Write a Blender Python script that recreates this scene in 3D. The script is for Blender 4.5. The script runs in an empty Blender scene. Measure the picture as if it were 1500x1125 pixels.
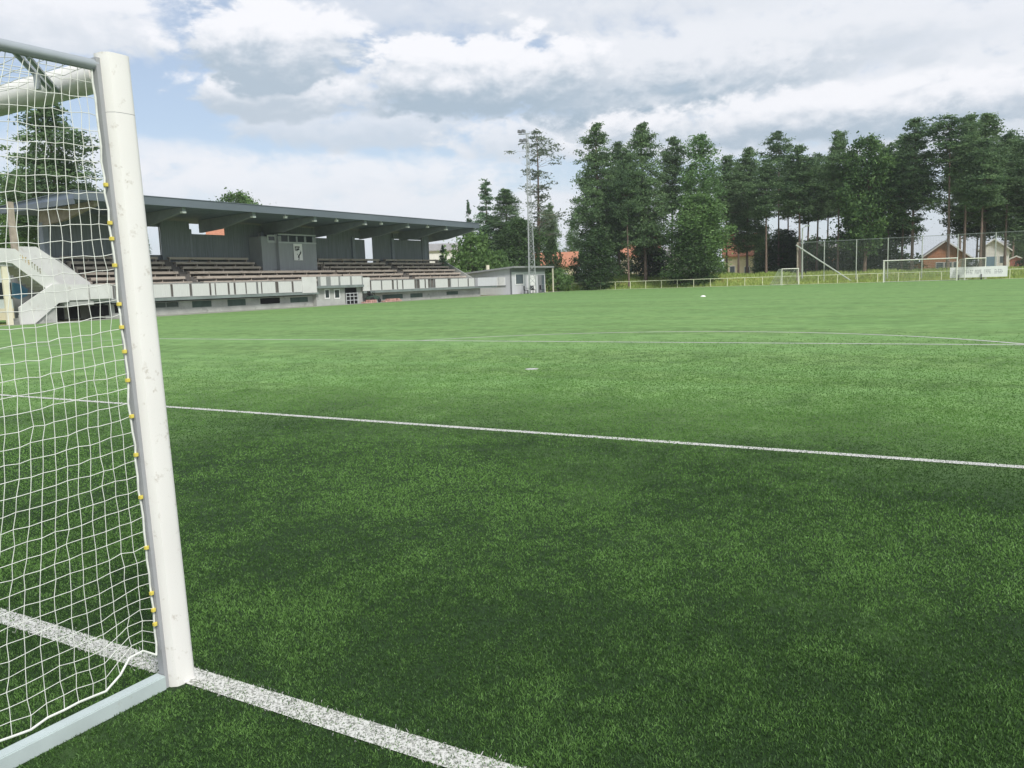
import bpy, math, random
import numpy as np
from mathutils import Vector, Matrix
R = math.radians
random.seed(7); RNG = np.random.default_rng(7)
S = bpy.context.scene
COL = S.collection

# ------------------------------------------------------------------ camera (metres; goal line is Y = 0, near post at X = 0)
FPX, YAW, PITCH, ROLL = 1194.67, R(-30.2024), R(-7.1466), R(-2.0012)
CAM = Vector((2.810, -2.093, 1.560))
_f = Vector((math.sin(YAW)*math.cos(PITCH), math.cos(YAW)*math.cos(PITCH), math.sin(PITCH)))
_r0 = Vector((math.cos(YAW), -math.sin(YAW), 0)); _u0 = _r0.cross(_f)
_r = math.cos(ROLL)*_r0 + math.sin(ROLL)*_u0; _u = -math.sin(ROLL)*_r0 + math.cos(ROLL)*_u0
cam = bpy.data.cameras.new('camera'); co = bpy.data.objects.new('camera', cam); COL.objects.link(co)
co.matrix_world = Matrix(((_r.x, _u.x, -_f.x, CAM.x), (_r.y, _u.y, -_f.y, CAM.y), (_r.z, _u.z, -_f.z, CAM.z), (0, 0, 0, 1)))
cam.sensor_width = 36; cam.lens = 36*FPX/1500; cam.clip_start = .05; cam.clip_end = 5000
S.camera = co

def ray(x, y): return _f + _r*((x-750)/FPX) - _u*((y-562.5)/FPX)
def onx(x, y, X): d = ray(x, y); return CAM + d*((X-CAM.x)/d.x)
def ony(x, y, Y): d = ray(x, y); return CAM + d*((Y-CAM.y)/d.y)
def onz(x, y, z=0.): d = ray(x, y); return CAM + d*((z-CAM.z)/d.z)
def ond(x, y, D): d = ray(x, y); return CAM + d*(D/math.hypot(d.x, d.y))
def YX(x, y, X): return onx(x, y, X).y
def sstep(t): t = np.clip(t, 0, 1); return t*t*(3-2*t)

# ------------------------------------------------------------------ materials
def nt(m):
    m.use_nodes = True; n = m.node_tree; n.nodes.clear(); return n
def mat(name, c, rough=.7, spec=.3, var=.12, scale=3., c2=None, bump=0., bscale=40., metal=0., dirt=None, dirt_scale=2., dirt_lo=.55, stretch=(1, 1, 1), coord='Object', alpha=None, trans=0.):
    m = bpy.data.materials.new(name); n = nt(m); N = n.nodes; L = n.links
    out = N.new('ShaderNodeOutputMaterial'); b = N.new('ShaderNodeBsdfPrincipled'); L.new(b.outputs[0], out.inputs[0])
    b.inputs['Roughness'].default_value = rough; b.inputs['Specular IOR Level'].default_value = spec; b.inputs['Metallic'].default_value = metal
    tc = N.new('ShaderNodeTexCoord'); mp = N.new('ShaderNodeMapping'); mp.inputs['Scale'].default_value = stretch
    L.new(tc.outputs[coord], mp.inputs[0])
    nz = N.new('ShaderNodeTexNoise'); nz.inputs['Scale'].default_value = scale; nz.inputs['Detail'].default_value = 5; L.new(mp.outputs[0], nz.inputs[0])
    mx = N.new('ShaderNodeMix'); mx.data_type = 'RGBA'
    a = tuple(max(0, v*(1-var)) for v in c); bb = tuple(min(1, v*(1+var)) for v in (c2 or c))
    mx.inputs[6].default_value = (*a, 1); mx.inputs[7].default_value = (*bb, 1)
    rm = N.new('ShaderNodeMapRange'); rm.inputs[1].default_value = .3; rm.inputs[2].default_value = .7; L.new(nz.outputs[0], rm.inputs[0]); L.new(rm.outputs[0], mx.inputs[0])
    col = mx.outputs[2]
    if dirt:
        n2 = N.new('ShaderNodeTexNoise'); n2.inputs['Scale'].default_value = dirt_scale; n2.inputs['Detail'].default_value = 8; n2.inputs['Roughness'].default_value = .7; L.new(mp.outputs[0], n2.inputs[0])
        r2 = N.new('ShaderNodeMapRange'); r2.inputs[1].default_value = dirt_lo; r2.inputs[2].default_value = dirt_lo+.14; L.new(n2.outputs[0], r2.inputs[0])
        m2 = N.new('ShaderNodeMix'); m2.data_type = 'RGBA'; L.new(r2.outputs[0], m2.inputs[0]); L.new(col, m2.inputs[6]); m2.inputs[7].default_value = (*dirt, 1); col = m2.outputs[2]
    L.new(col, b.inputs['Base Color'])
    if bump:
        n3 = N.new('ShaderNodeTexNoise'); n3.inputs['Scale'].default_value = bscale; n3.inputs['Detail'].default_value = 4; L.new(mp.outputs[0], n3.inputs[0])
        bp = N.new('ShaderNodeBump'); bp.inputs['Strength'].default_value = bump; bp.inputs['Distance'].default_value = .02; L.new(n3.outputs[0], bp.inputs['Height']); L.new(bp.outputs[0], b.inputs['Normal'])
    return m
def leafmat(name, c, c2, trans=.35, rough=.6):
    m = bpy.data.materials.new(name); n = nt(m); N = n.nodes; L = n.links
    out = N.new('ShaderNodeOutputMaterial'); b = N.new('ShaderNodeBsdfPrincipled'); t = N.new('ShaderNodeBsdfTranslucent'); ms = N.new('ShaderNodeMixShader')
    at = N.new('ShaderNodeAttribute'); at.attribute_name = 'tint'; oi = N.new('ShaderNodeObjectInfo')
    ad = N.new('ShaderNodeMath'); ad.operation = 'MULTIPLY_ADD'; L.new(oi.outputs['Random'], ad.inputs[0]); ad.inputs[1].default_value = .35; L.new(at.outputs['Fac'], ad.inputs[2])
    mx = N.new('ShaderNodeMix'); mx.data_type = 'RGBA'; L.new(ad.outputs[0], mx.inputs[0]); mx.inputs[6].default_value = (*c, 1); mx.inputs[7].default_value = (*c2, 1)
    L.new(mx.outputs[2], b.inputs['Base Color']); L.new(mx.outputs[2], t.inputs[0]); b.inputs['Roughness'].default_value = rough; b.inputs['Specular IOR Level'].default_value = .25
    ms.inputs[0].default_value = trans; L.new(b.outputs[0], ms.inputs[1]); L.new(t.outputs[0], ms.inputs[2]); L.new(ms.outputs[0], out.inputs[0])
    return m
def glassmat(name, c=(.03, .04, .045)):
    return mat(name, c, .12, .6, .2, .8)

M = {}
M['post'] = mat('white_coated_aluminium', (.83, .815, .775), .42, .45, .04, 2.5, dirt=(.52, .48, .41), dirt_scale=20, dirt_lo=.585)
M['alu'] = mat('grey_aluminium', (.40, .44, .46), .42, .5, .1, 6, metal=.35)
M['groove'] = mat('shaded_groove_grey', (.36, .37, .38), .6, .3, .08, 8)  # shadow on the back groove put into its grey; joint gap shares it
M['barpaint'] = mat('pale_green_grey_metal', (.46, .53, .52), .45, .45, .1, 6, dirt=(.3, .3, .24), dirt_scale=12, dirt_lo=.64)
M['cord'] = mat('white_net_cord', (.74, .76, .70), .8, .2, .12, 30)
M['clip'] = mat('yellow_plastic', (.74, .62, .12), .45, .4, .1, 30)
M['roofmetal'] = mat('slate_grey_sheet', (.13, .155, .18), .5, .4, .12, .6, stretch=(1, .25, 1))
M['soffit'] = mat('grey_soffit_boards', (.18, .215, .275), .75, .2, .15, 1.2, stretch=(1, 3, 1))
M['beam'] = mat('grey_painted_beam', (.255, .28, .32), .65, .3, .1, 2)
M['tanbeam'] = mat('weathered_tan_timber', (.36, .31, .25), .8, .2, .2, 3)
M['backwall'] = mat('dark_grey_boarding', (.205, .225, .245), .8, .2, .2, 1.5, stretch=(1, 9, .4))
M['booth'] = mat('mid_grey_boarding', (.34, .355, .37), .75, .25, .08, 1.5, stretch=(1, 6, .5))
M['boothtrim'] = mat('pale_grey_trim', (.5, .52, .53), .6, .3, .06, 2)
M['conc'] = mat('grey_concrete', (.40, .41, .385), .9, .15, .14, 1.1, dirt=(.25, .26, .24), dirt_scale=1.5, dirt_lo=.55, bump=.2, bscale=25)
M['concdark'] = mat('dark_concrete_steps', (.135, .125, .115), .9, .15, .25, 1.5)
M['slab'] = mat('green_grey_slab_edge', (.20, .235, .225), .85, .2, .15, 1.5)
M['bench'] = mat('weathered_bench_board', (.56, .50, .43), .85, .15, .2, 2.5, c2=(.40, .345, .29), stretch=(1, .5, 3), dirt=(.22, .17, .13), dirt_scale=2.2, dirt_lo=.53)
M['panel'] = mat('white_boarded_panel', (.60, .605, .585), .7, .25, .06, 3, stretch=(1, 5, .5), dirt=(.52, .52, .49), dirt_scale=3, dirt_lo=.62)
M['panelpost'] = mat('grey_railing_post', (.24, .25, .245), .7, .3, .1, 3)
M['stair'] = mat('off_white_render', (.62, .62, .60), .85, .2, .07, 1.2, dirt=(.5, .48, .44), dirt_scale=1.6, dirt_lo=.58)
M['cream'] = mat('cream_paint', (.72, .68, .52), .7, .3, .06, 2)
M['glass'] = glassmat('dark_window_glass')
M['glassblue'] = glassmat('grey_window_glass', (.10, .125, .14))
M['dark'] = mat('opening_shade_black', (.018, .018, .018), .9, .1, .2, 3)  # black sheets paint the unlit inside of openings onto solid walls
M['recess'] = mat('dark_green_shutter', (.075, .11, .095), .8, .2, .2, 2)
M['white'] = mat('white_paint', (.80, .80, .79), .6, .3, .05, 3)
M['black'] = mat('black_print', (.03, .03, .035), .7, .2, .1, 5)
M['hut'] = mat('pale_grey_board', (.57, .575, .60), .8, .2, .06, 1.5, stretch=(6, 6, .4))
M['huttrim'] = mat('dark_grey_corner_trim', (.20, .21, .22), .7, .3, .1, 3)
M['hutroof'] = mat('grey_roof_felt', (.30, .31, .31), .85, .2, .12, 2)
M['pale'] = mat('pale_blue_render', (.58, .66, .64), .85, .2, .06, 1)
M['blue'] = mat('blue_tarpaulin', (.12, .30, .46), .6, .3, .15, 3)
M['steel'] = mat('galvanised_lattice_steel', (.36, .38, .38), .5, .45, .1, 3)
M['rail'] = mat('yellowed_white_railing', (.70, .72, .50), .6, .3, .1, 3)
M['fpost'] = mat('grey_green_fence_post', (.42, .46, .40), .6, .3, .1, 3)
M['wire'] = mat('grey_net_wire', (.24, .28, .25), .8, .2, .1, 3)
M['goalwhite'] = mat('old_white_goal_paint', (.76, .76, .66), .6, .3, .08, 3)
M['farnet'] = mat('pale_far_netting', (.55, .58, .50), .9, .1, .1, 3)
M['sign'] = mat('white_banner', (.88, .87, .85), .7, .2, .04, 2)
M['ink'] = mat('grey_ink', (.42, .42, .43), .8, .2, .25, 4)
M['ochre'] = mat('ochre_paint', (.46, .33, .14), .8, .2, .3, 6)
M['olive'] = mat('dark_olive_paint', (.16, .15, .07), .8, .2, .3, 6)
M['tile'] = mat('orange_roof_tile', (.46, .21, .13), .8, .25, .2, 3, stretch=(1, 1, 6))
M['brick'] = mat('orange_brick', (.48, .23, .13), .9, .15, .18, 5, dirt=(.36, .16, .09), dirt_scale=6, dirt_lo=.55)
M['housecream'] = mat('cream_house_render', (.72, .64, .46), .85, .2, .06, 1)
M['housewhite'] = mat('white_house_boards', (.74, .73, .70), .8, .2, .06, 2)
M['greyroof'] = mat('grey_house_roof', (.30, .295, .29), .85, .2, .15, 2)
M['bluedoor'] = mat('blue_grey_door', (.17, .26, .33), .6, .3, .1, 3)
M['red'] = mat('faded_red_paint', (.42, .17, .14), .8, .2, .15, 3)
M['paver'] = mat('pink_paving_block', (.52, .32, .27), .9, .15, .15, 5)
M['rubber'] = mat('black_rubber', (.025, .025, .027), .8, .2, .2, 6)
M['machine'] = mat('dark_green_machine_paint', (.05, .08, .065), .5, .4, .2, 4)
M['gravel'] = mat('grey_gravel', (.36, .35, .315), .95, .1, .18, 6, c2=(.30, .31, .26), dirt=(.22, .27, .13), dirt_scale=.7, dirt_lo=.58, bump=.5, bscale=60)
M['bark'] = mat('grey_brown_bark', (.17, .135, .115), .95, .1, .3, 2.5, c2=(.23, .165, .125), stretch=(4, 4, .7), bump=.6, bscale=9)
M['pinebark'] = mat('orange_pine_bark', (.155, .125, .105), .95, .1, .25, 2.5, c2=(.20, .145, .115), stretch=(4, 4, .7), bump=.6, bscale=9)
M['birchbark'] = mat('pale_birch_bark', (.48, .46, .42), .9, .1, .12, 2, stretch=(3, 3, 1), dirt=(.06, .055, .05), dirt_scale=4, dirt_lo=.6)
M['pine'] = leafmat('pine_needles', (.040, .088, .044), (.225, .345, .150), .38)
M['spruce'] = leafmat('spruce_needles', (.038, .088, .054), (.19, .31, .165), .345)
M['palepine'] = leafmat('pale_thin_needles', (.11, .15, .115), (.23, .28, .20), .35)
M['birch'] = leafmat('birch_leaves', (.090, .185, .066), (.240, .380, .150), .4)
M['leaf'] = leafmat('broad_leaves', (.044, .100, .034), (.20, .335, .105), .35)
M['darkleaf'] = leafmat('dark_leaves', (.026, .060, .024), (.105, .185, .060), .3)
M['brightleaf'] = leafmat('fresh_green_leaves', (.080, .160, .045), (.190, .310, .095), .4)
M['meadowblade'] = leafmat('meadow_grass_blades', (.24, .42, .085), (.42, .50, .15), .3)

# ------------------------------------------------------------------ mesh helpers
class MB:
    def __init__(s): s.v = []; s.f = []; s.m = []
    def add(s, vs, fs):
        o = len(s.v); s.v += [tuple(p) for p in vs]; s.f += [tuple(i+o for i in f) for f in fs]; return s
    def box(s, x0, x1, y0, y1, z0, z1):
        x0, x1 = min(x0, x1), max(x0, x1); y0, y1 = min(y0, y1), max(y0, y1); z0, z1 = min(z0, z1), max(z0, z1)
        return s.add([(x0, y0, z0), (x1, y0, z0), (x1, y1, z0), (x0, y1, z0), (x0, y0, z1), (x1, y0, z1), (x1, y1, z1), (x0, y1, z1)],
                     [(0, 3, 2, 1), (4, 5, 6, 7), (0, 1, 5, 4), (1, 2, 6, 5), (2, 3, 7, 6), (3, 0, 4, 7)])
    def bar(s, a, b, w, h=None, up=Vector((0, 0, 1))):          # rectangular bar from a to b
        a, b = Vector(a), Vector(b); h = h or w; d = (b-a).normalized(); sd = d.cross(up)
        if sd.length < 1e-4: sd = d.cross(Vector((0, 1, 0)))
        sd.normalize(); u = sd.cross(d); sd = sd*w/2; u = u*h/2
        return s.add([a-sd-u, a+sd-u, a+sd+u, a-sd+u, b-sd-u, b+sd-u, b+sd+u, b-sd+u], [(0, 3, 2, 1), (4, 5, 6, 7), (0, 1, 5, 4), (1, 2, 6, 5), (2, 3, 7, 6), (3, 0, 4, 7)])
    def tube(s, pts, r, n=8, caps=True):
        pts = [Vector(p) for p in pts]; k = len(pts); rs = r if isinstance(r, (list, tuple)) else [r]*k
        o = len(s.v); prev = None
        for i, p in enumerate(pts):
            d = (pts[min(i+1, k-1)]-pts[max(i-1, 0)]).normalized()
            a = prev or (Vector((0, 0, 1)) if abs(d.z) < .9 else Vector((1, 0, 0)))
            x = (a - d*a.dot(d)).normalized(); prev = x; y = d.cross(x)
            for j in range(n):
                t = 2*math.pi*j/n; s.v.append(tuple(p + x*(rs[i]*math.cos(t)) + y*(rs[i]*math.sin(t))))
        for i in range(k-1):
            for j in range(n):
                j2 = (j+1) % n; s.f.append((o+i*n+j, o+i*n+j2, o+(i+1)*n+j2, o+(i+1)*n+j))
        if caps:
            s.f.append(tuple(o+j for j in reversed(range(n)))); s.f.append(tuple(o+(k-1)*n+j for j in range(n)))
        return s
    def prism(s, poly, axis, a, b):                               # polygon in the two other axes, extruded along axis
        n = len(poly)
        def P(u, w, t): return {'x': (t, u, w), 'y': (u, t, w), 'z': (u, w, t)}[axis]
        vs = [P(u, w, a) for u, w in poly] + [P(u, w, b) for u, w in poly]
        return s.add(vs, [tuple(reversed(range(n))), tuple(range(n, 2*n))] + [(i, (i+1) % n, n+(i+1) % n, n+i) for i in range(n)])
    def rot(s, ang, cx=0, cy=0, i0=0):
        c, sn = math.cos(ang), math.sin(ang)
        s.v[i0:] = [(cx+(x-cx)*c-(y-cy)*sn, cy+(x-cx)*sn+(y-cy)*c, z) for x, y, z in s.v[i0:]]; return s
    def build(s, name, m, parent=None, bevel=0., smooth=False, loc=None):
        me = bpy.data.meshes.new(name); off = Vector((0, 0, 0))
        if parent is not None:
            q = parent
            while q is not None: off = off + q.location; q = q.parent
        elif loc is not None: off = Vector(loc)
        me.from_pydata([(x-off.x, y-off.y, z-off.z) for x, y, z in s.v], [], s.f); me.materials.append(m)
        import bmesh
        bm = bmesh.new(); bm.from_mesh(me); bmesh.ops.recalc_face_normals(bm, faces=bm.faces)
        if bevel: bmesh.ops.bevel(bm, geom=list(bm.edges), offset=bevel, segments=2, affect='EDGES', clamp_overlap=True)
        bm.to_mesh(me); bm.free()
        if smooth:
            me.polygons.foreach_set('use_smooth', [True]*len(me.polygons)); me.set_sharp_from_angle(angle=R(38))
        o = bpy.data.objects.new(name, me); COL.objects.link(o)
        if parent is not None: o.parent = parent
        elif loc is not None: o.location = loc
        return o
def npmesh(name, V, F, m, parent=None, tint=None, loc=None, smooth=False):
    V = np.asarray(V, np.float32).reshape(-1, 3); F = np.asarray(F, np.int32); k = F.shape[1]
    me = bpy.data.meshes.new(name); me.vertices.add(len(V)); me.loops.add(F.size); me.polygons.add(len(F))
    me.vertices.foreach_set('co', V.ravel()); me.loops.foreach_set('vertex_index', F.ravel())
    me.polygons.foreach_set('loop_start', np.arange(0, F.size, k, dtype=np.int32)); me.polygons.foreach_set('loop_total', np.full(len(F), k, np.int32))
    if tint is not None:
        a = me.attributes.new('tint', 'FLOAT', 'FACE'); a.data.foreach_set('value', np.asarray(tint, np.float32))
    if smooth: me.polygons.foreach_set('use_smooth', np.ones(len(F), bool))
    me.materials.append(m); me.update(); me.validate()
    o = bpy.data.objects.new(name, me); COL.objects.link(o)
    if parent is not None: o.parent = parent
    if loc is not None: o.location = loc
    return o
def tag(o, label=None, cat=None, group=None, kind=None):
    if label: o['label'] = label
    if cat: o['category'] = cat
    if group: o['group'] = group
    if kind: o['kind'] = kind
    return o
def empty(name, loc, label, cat, group=None):
    o = bpy.data.objects.new(name, None); COL.objects.link(o); o.location = loc; o.empty_display_size = .3
    return tag(o, label, cat, group)
def copy_tree(o, parent=None):
    c = o.copy(); COL.objects.link(c)
    if parent is not None: c.parent = parent
    for ch in list(o.children): copy_tree(ch, c)
    return c
def cords(segA, segB, r, n=4):                                    # many straight cord pieces as one vertex/face set
    A = np.asarray(segA, float); B = np.asarray(segB, float); d = B-A; ln = np.linalg.norm(d, axis=1, keepdims=True); d = d/np.maximum(ln, 1e-9)
    ref = np.where(np.abs(d[:, 2:3]) < .9, np.array([[0, 0, 1.]]), np.array([[1., 0, 0]]))
    x = np.cross(d, ref); x /= np.linalg.norm(x, axis=1, keepdims=True); y = np.cross(d, x)
    t = 2*np.pi*np.arange(n)/n; ring = r*(np.cos(t)[None, :, None]*x[:, None] + np.sin(t)[None, :, None]*y[:, None])
    V = np.concatenate([A[:, None]+ring, B[:, None]+ring], 1).reshape(-1, 3); k = len(A)
    j = np.arange(n); q = np.stack([j, (j+1) % n, (j+1) % n+n, j+n], 1)
    F = (q[None] + (2*n*np.arange(k))[:, None, None]).reshape(-1, 4)
    return V, F
def grid_segs(P):
    a = [P[:-1].reshape(-1, 3), P[:, :-1].reshape(-1, 3)]; b = [P[1:].reshape(-1, 3), P[:, 1:].reshape(-1, 3)]
    return np.concatenate(a), np.concatenate(b)

# ------------------------------------------------------------------ ground
def hgt(x, y):
    x = np.asarray(x, float); y = np.asarray(y, float)
    bh = np.interp(x, [-90, -60, -45, -20, 8, 40], [2.4, 2.2, 1.6, 1.15, .8, .7])
    h = sstep((y-105.)/9.)*bh
    h2 = sstep((-51-x)/7.)*sstep((y-97.5)/9.)*bh
    h = np.maximum(h, h2)
    bump = .10*np.sin(x*.9+.3*y)+.07*np.sin(x*.37-y*.8)+.05*np.sin(1.9*x+1.3*y)
    return h + bump*sstep((h-.2)/.8)
def gh(x, y): return float(hgt(x, y))
def sheet(xs, ys, zf, name, m):
    X, Y = np.meshgrid(xs, ys); Z = zf(X, Y); V = np.stack([X, Y, Z], -1).reshape(-1, 3); nx, ny = len(xs), len(ys)
    i = (np.arange(ny-1)[:, None]*nx+np.arange(nx-1)[None]).ravel()
    return tag(npmesh(name, V, np.stack([i, i+1, i+nx+1, i+nx], 1), m, smooth=True), kind='structure')
M['ground'] = mat('meadow_ground', (.25, .36, .085), .95, .1, .2, .12, c2=(.38, .34, .13), dirt=(.27, .20, .085), dirt_scale=.22, dirt_lo=.5, bump=.8, bscale=3, coord='Object')
xs = np.unique(np.concatenate([np.linspace(-1500, -130, 12), np.linspace(-130, 60, 120), np.linspace(60, 1500, 12)]))
ys = np.unique(np.concatenate([np.linspace(-1500, -20, 8), np.linspace(-20, 92, 8), np.linspace(92, 150, 70), np.linspace(150, 1800, 14)]))
sheet(xs, ys, lambda X, Y: hgt(X, Y)-.02, 'ground', M['ground'])

# turf: short synthetic grass; brighter fibre tips seen at a grazing angle come from the sheen and gloss of the fibres
def turfmat():
    m = bpy.data.materials.new('synthetic_turf'); n = nt(m); N = n.nodes; L = n.links
    out = N.new('ShaderNodeOutputMaterial'); b = N.new('ShaderNodeBsdfPrincipled'); L.new(b.outputs[0], out.inputs[0])
    tc = N.new('ShaderNodeTexCoord')
    def noise(sc, det=4, rough=.6, vec=None, dist=0.):
        k = N.new('ShaderNodeTexNoise'); k.inputs['Scale'].default_value = sc; k.inputs['Detail'].default_value = det; k.inputs['Roughness'].default_value = rough; k.inputs['Distortion'].default_value = dist
        L.new(vec or tc.outputs['Object'], k.inputs[0]); return k.outputs[0]
    def rng(v, a, c, d=0., e=1.):
        k = N.new('ShaderNodeMapRange'); k.inputs[1].default_value = a; k.inputs[2].default_value = c; k.inputs[3].default_value = d; k.inputs[4].default_value = e; L.new(v, k.inputs[0]); return k.outputs[0]
    def mix(f, a, c):
        k = N.new('ShaderNodeMix'); k.data_type = 'RGBA'; L.new(f, k.inputs[0])
        for i, q in ((6, a), (7, c)):
            if isinstance(q, tuple): k.inputs[i].default_value = (*q, 1)
            else: L.new(q, k.inputs[i])
        return k.outputs[2]
    big = rng(noise(.22, 4, .6, dist=.6), .36, .64); mid = rng(noise(1.5, 5, .65, dist=.4), .35, .66); fine = rng(noise(38, 3, .7), .3, .7); tiny = rng(noise(160, 2, .8), .25, .75)
    c = mix(mid, (.084, .165, .042), (.178, .325, .095)); c = mix(big, c, mix(mid, (.155, .270, .070), (.275, .425, .15)))
    blot = rng(noise(1.9, 6, .74, dist=.8), .42, .56); c = mix(blot, mix(mid, (.048, .104, .028), (.100, .190, .052)), c)
    d = mix(fine, (.028, .060, .018), c)
    d = mix(tiny, d, c)
    mp = N.new('ShaderNodeMapping'); mp.inputs['Scale'].default_value = (.03, .42, 1); L.new(tc.outputs['Object'], mp.inputs[0])
    bands = rng(noise(1., 4, .6, vec=mp.outputs[0]), .42, .58)     # brushed bands running across the pitch
    d = mix(rng(bands, 0, 1, 0, .55), d, mix(mid, (.095, .20, .055), (.185, .35, .115)))
    # darker foreground shading painted into the turf colour, oval around the goalmouth
    sp = N.new('ShaderNodeSeparateXYZ'); L.new(tc.outputs['Object'], sp.inputs[0])
    def mm(op, x, y):
        k = N.new('ShaderNodeMath'); k.operation = op
        for i, q in ((0, x), (1, y)):
            if isinstance(q, (int, float)): k.inputs[i].default_value = q
            else: L.new(q, k.inputs[i])
        return k.outputs[0]
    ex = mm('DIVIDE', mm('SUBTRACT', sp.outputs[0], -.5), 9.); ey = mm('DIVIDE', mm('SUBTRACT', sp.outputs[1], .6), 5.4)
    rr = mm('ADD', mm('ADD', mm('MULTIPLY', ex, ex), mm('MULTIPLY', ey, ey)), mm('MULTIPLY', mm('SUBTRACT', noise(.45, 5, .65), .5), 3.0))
    near_shadef = rng(rr, 2.1, .25); d = mix(near_shadef, d, mix(fine, (.010, .020, .008), (.030, .068, .020)))
    L.new(d, b.inputs['Base Color']); b.inputs['Roughness'].default_value = .7; b.inputs['Specular IOR Level'].default_value = .14
    L.new(rng(near_shadef, 0., 1., .30, .02), b.inputs['Sheen Weight']); b.inputs['Sheen Roughness'].default_value = .5; b.inputs['Sheen Tint'].default_value = (.60, .90, .32, 1)
    bp = N.new('ShaderNodeBump'); bp.inputs['Strength'].default_value = .5; bp.inputs['Distance'].default_value = .012; L.new(noise(110, 3, .7), bp.inputs['Height']); L.new(bp.outputs[0], b.inputs['Normal'])
    return m
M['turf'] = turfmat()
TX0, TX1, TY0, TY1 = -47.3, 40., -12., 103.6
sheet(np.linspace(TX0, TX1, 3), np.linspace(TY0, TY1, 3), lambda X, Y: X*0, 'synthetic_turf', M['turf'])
sheet(np.linspace(-49.5, TX0+.15, 2), np.linspace(-12, 100, 3), lambda X, Y: X*0-.005, 'gravel_strip', M['gravel'])
# concrete kerb strip behind the turf's far edge
tag(MB().box(-47, 40, 103.62, 103.8, -.02, .03).build('turf_kerb', M['rail']), kind='structure')

# painted lines
def linemat():
    m = bpy.data.materials.new('white_turf_fibre'); n = nt(m); N = n.nodes; L = n.links
    out = N.new('ShaderNodeOutputMaterial'); b = N.new('ShaderNodeBsdfPrincipled'); L.new(b.outputs[0], out.inputs[0]); b.inputs['Roughness'].default_value = .75
    tc = N.new('ShaderNodeTexCoord'); k = N.new('ShaderNodeTexNoise'); k.inputs['Scale'].default_value = 90; k.inputs['Detail'].default_value = 3; L.new(tc.outputs['Object'], k.inputs[0])
    rp = N.new('ShaderNodeValToRGB'); rp.color_ramp.elements[0].position = .36; rp.color_ramp.elements[0].color = (.20, .21, .18, 1); rp.color_ramp.elements[1].position = .52; rp.color_ramp.elements[1].color = (.62, .62, .58, 1)
    L.new(k.outputs[0], rp.inputs[0]); L.new(rp.outputs[0], b.inputs['Base Color'])
    return m
M['line'] = linemat()
M['lineblade'] = leafmat('white_fibre_blades', (.28, .285, .27), (.60, .60, .57), .2)
GY = -.03                                                          # centre of the goal line
def linebox(x0, x1, y0, y1): return [(x0, y0), (x1, y0), (x1, y1), (x0, y1)]
def strip(name, polys, z=.004):
    mb = MB()
    for p in polys: mb.add([(x, y, z) for x, y in p], [tuple(range(len(p)))])
    return tag(mb.build(name, M['line']), kind='structure')
GA, PA = 5.20, 16.5; CX = -3.66
strip('goal_line', [linebox(-36, 30, GY-.055, GY+.055)])
strip('goal_area_line', [linebox(-13.1, 5.7, GA-.05, GA+.05), linebox(-13.1, -13.0, GY+.056, GA-.051), linebox(5.6, 5.7, GY+.056, GA-.051)])
strip('penalty_area_line', [linebox(-24, 16.7, PA-.06, PA+.06), linebox(-24, -23.9, GY+.056, PA-.051), linebox(16.6, 16.7, GY+.056, PA-.051)])
arc = []
a0 = math.asin(5.5/9.15)
N_ = 48
for i in range(N_):
    t0 = a0+.008+(math.pi-2*a0-.016)*i/N_; t1 = a0+.008+(math.pi-2*a0-.016)*(i+1)/N_
    arc.append([(CX+r*math.cos(t), 11+r*math.sin(t)) for r, t in ((9.09, t0), (9.21, t0), (9.21, t1), (9.09, t1))])
strip('penalty_arc', arc)
strip('penalty_spot', [[(CX-.5+.12*math.cos(t*math.pi/8), 10.6+.12*math.sin(t*math.pi/8)) for t in range(16)]])

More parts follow.
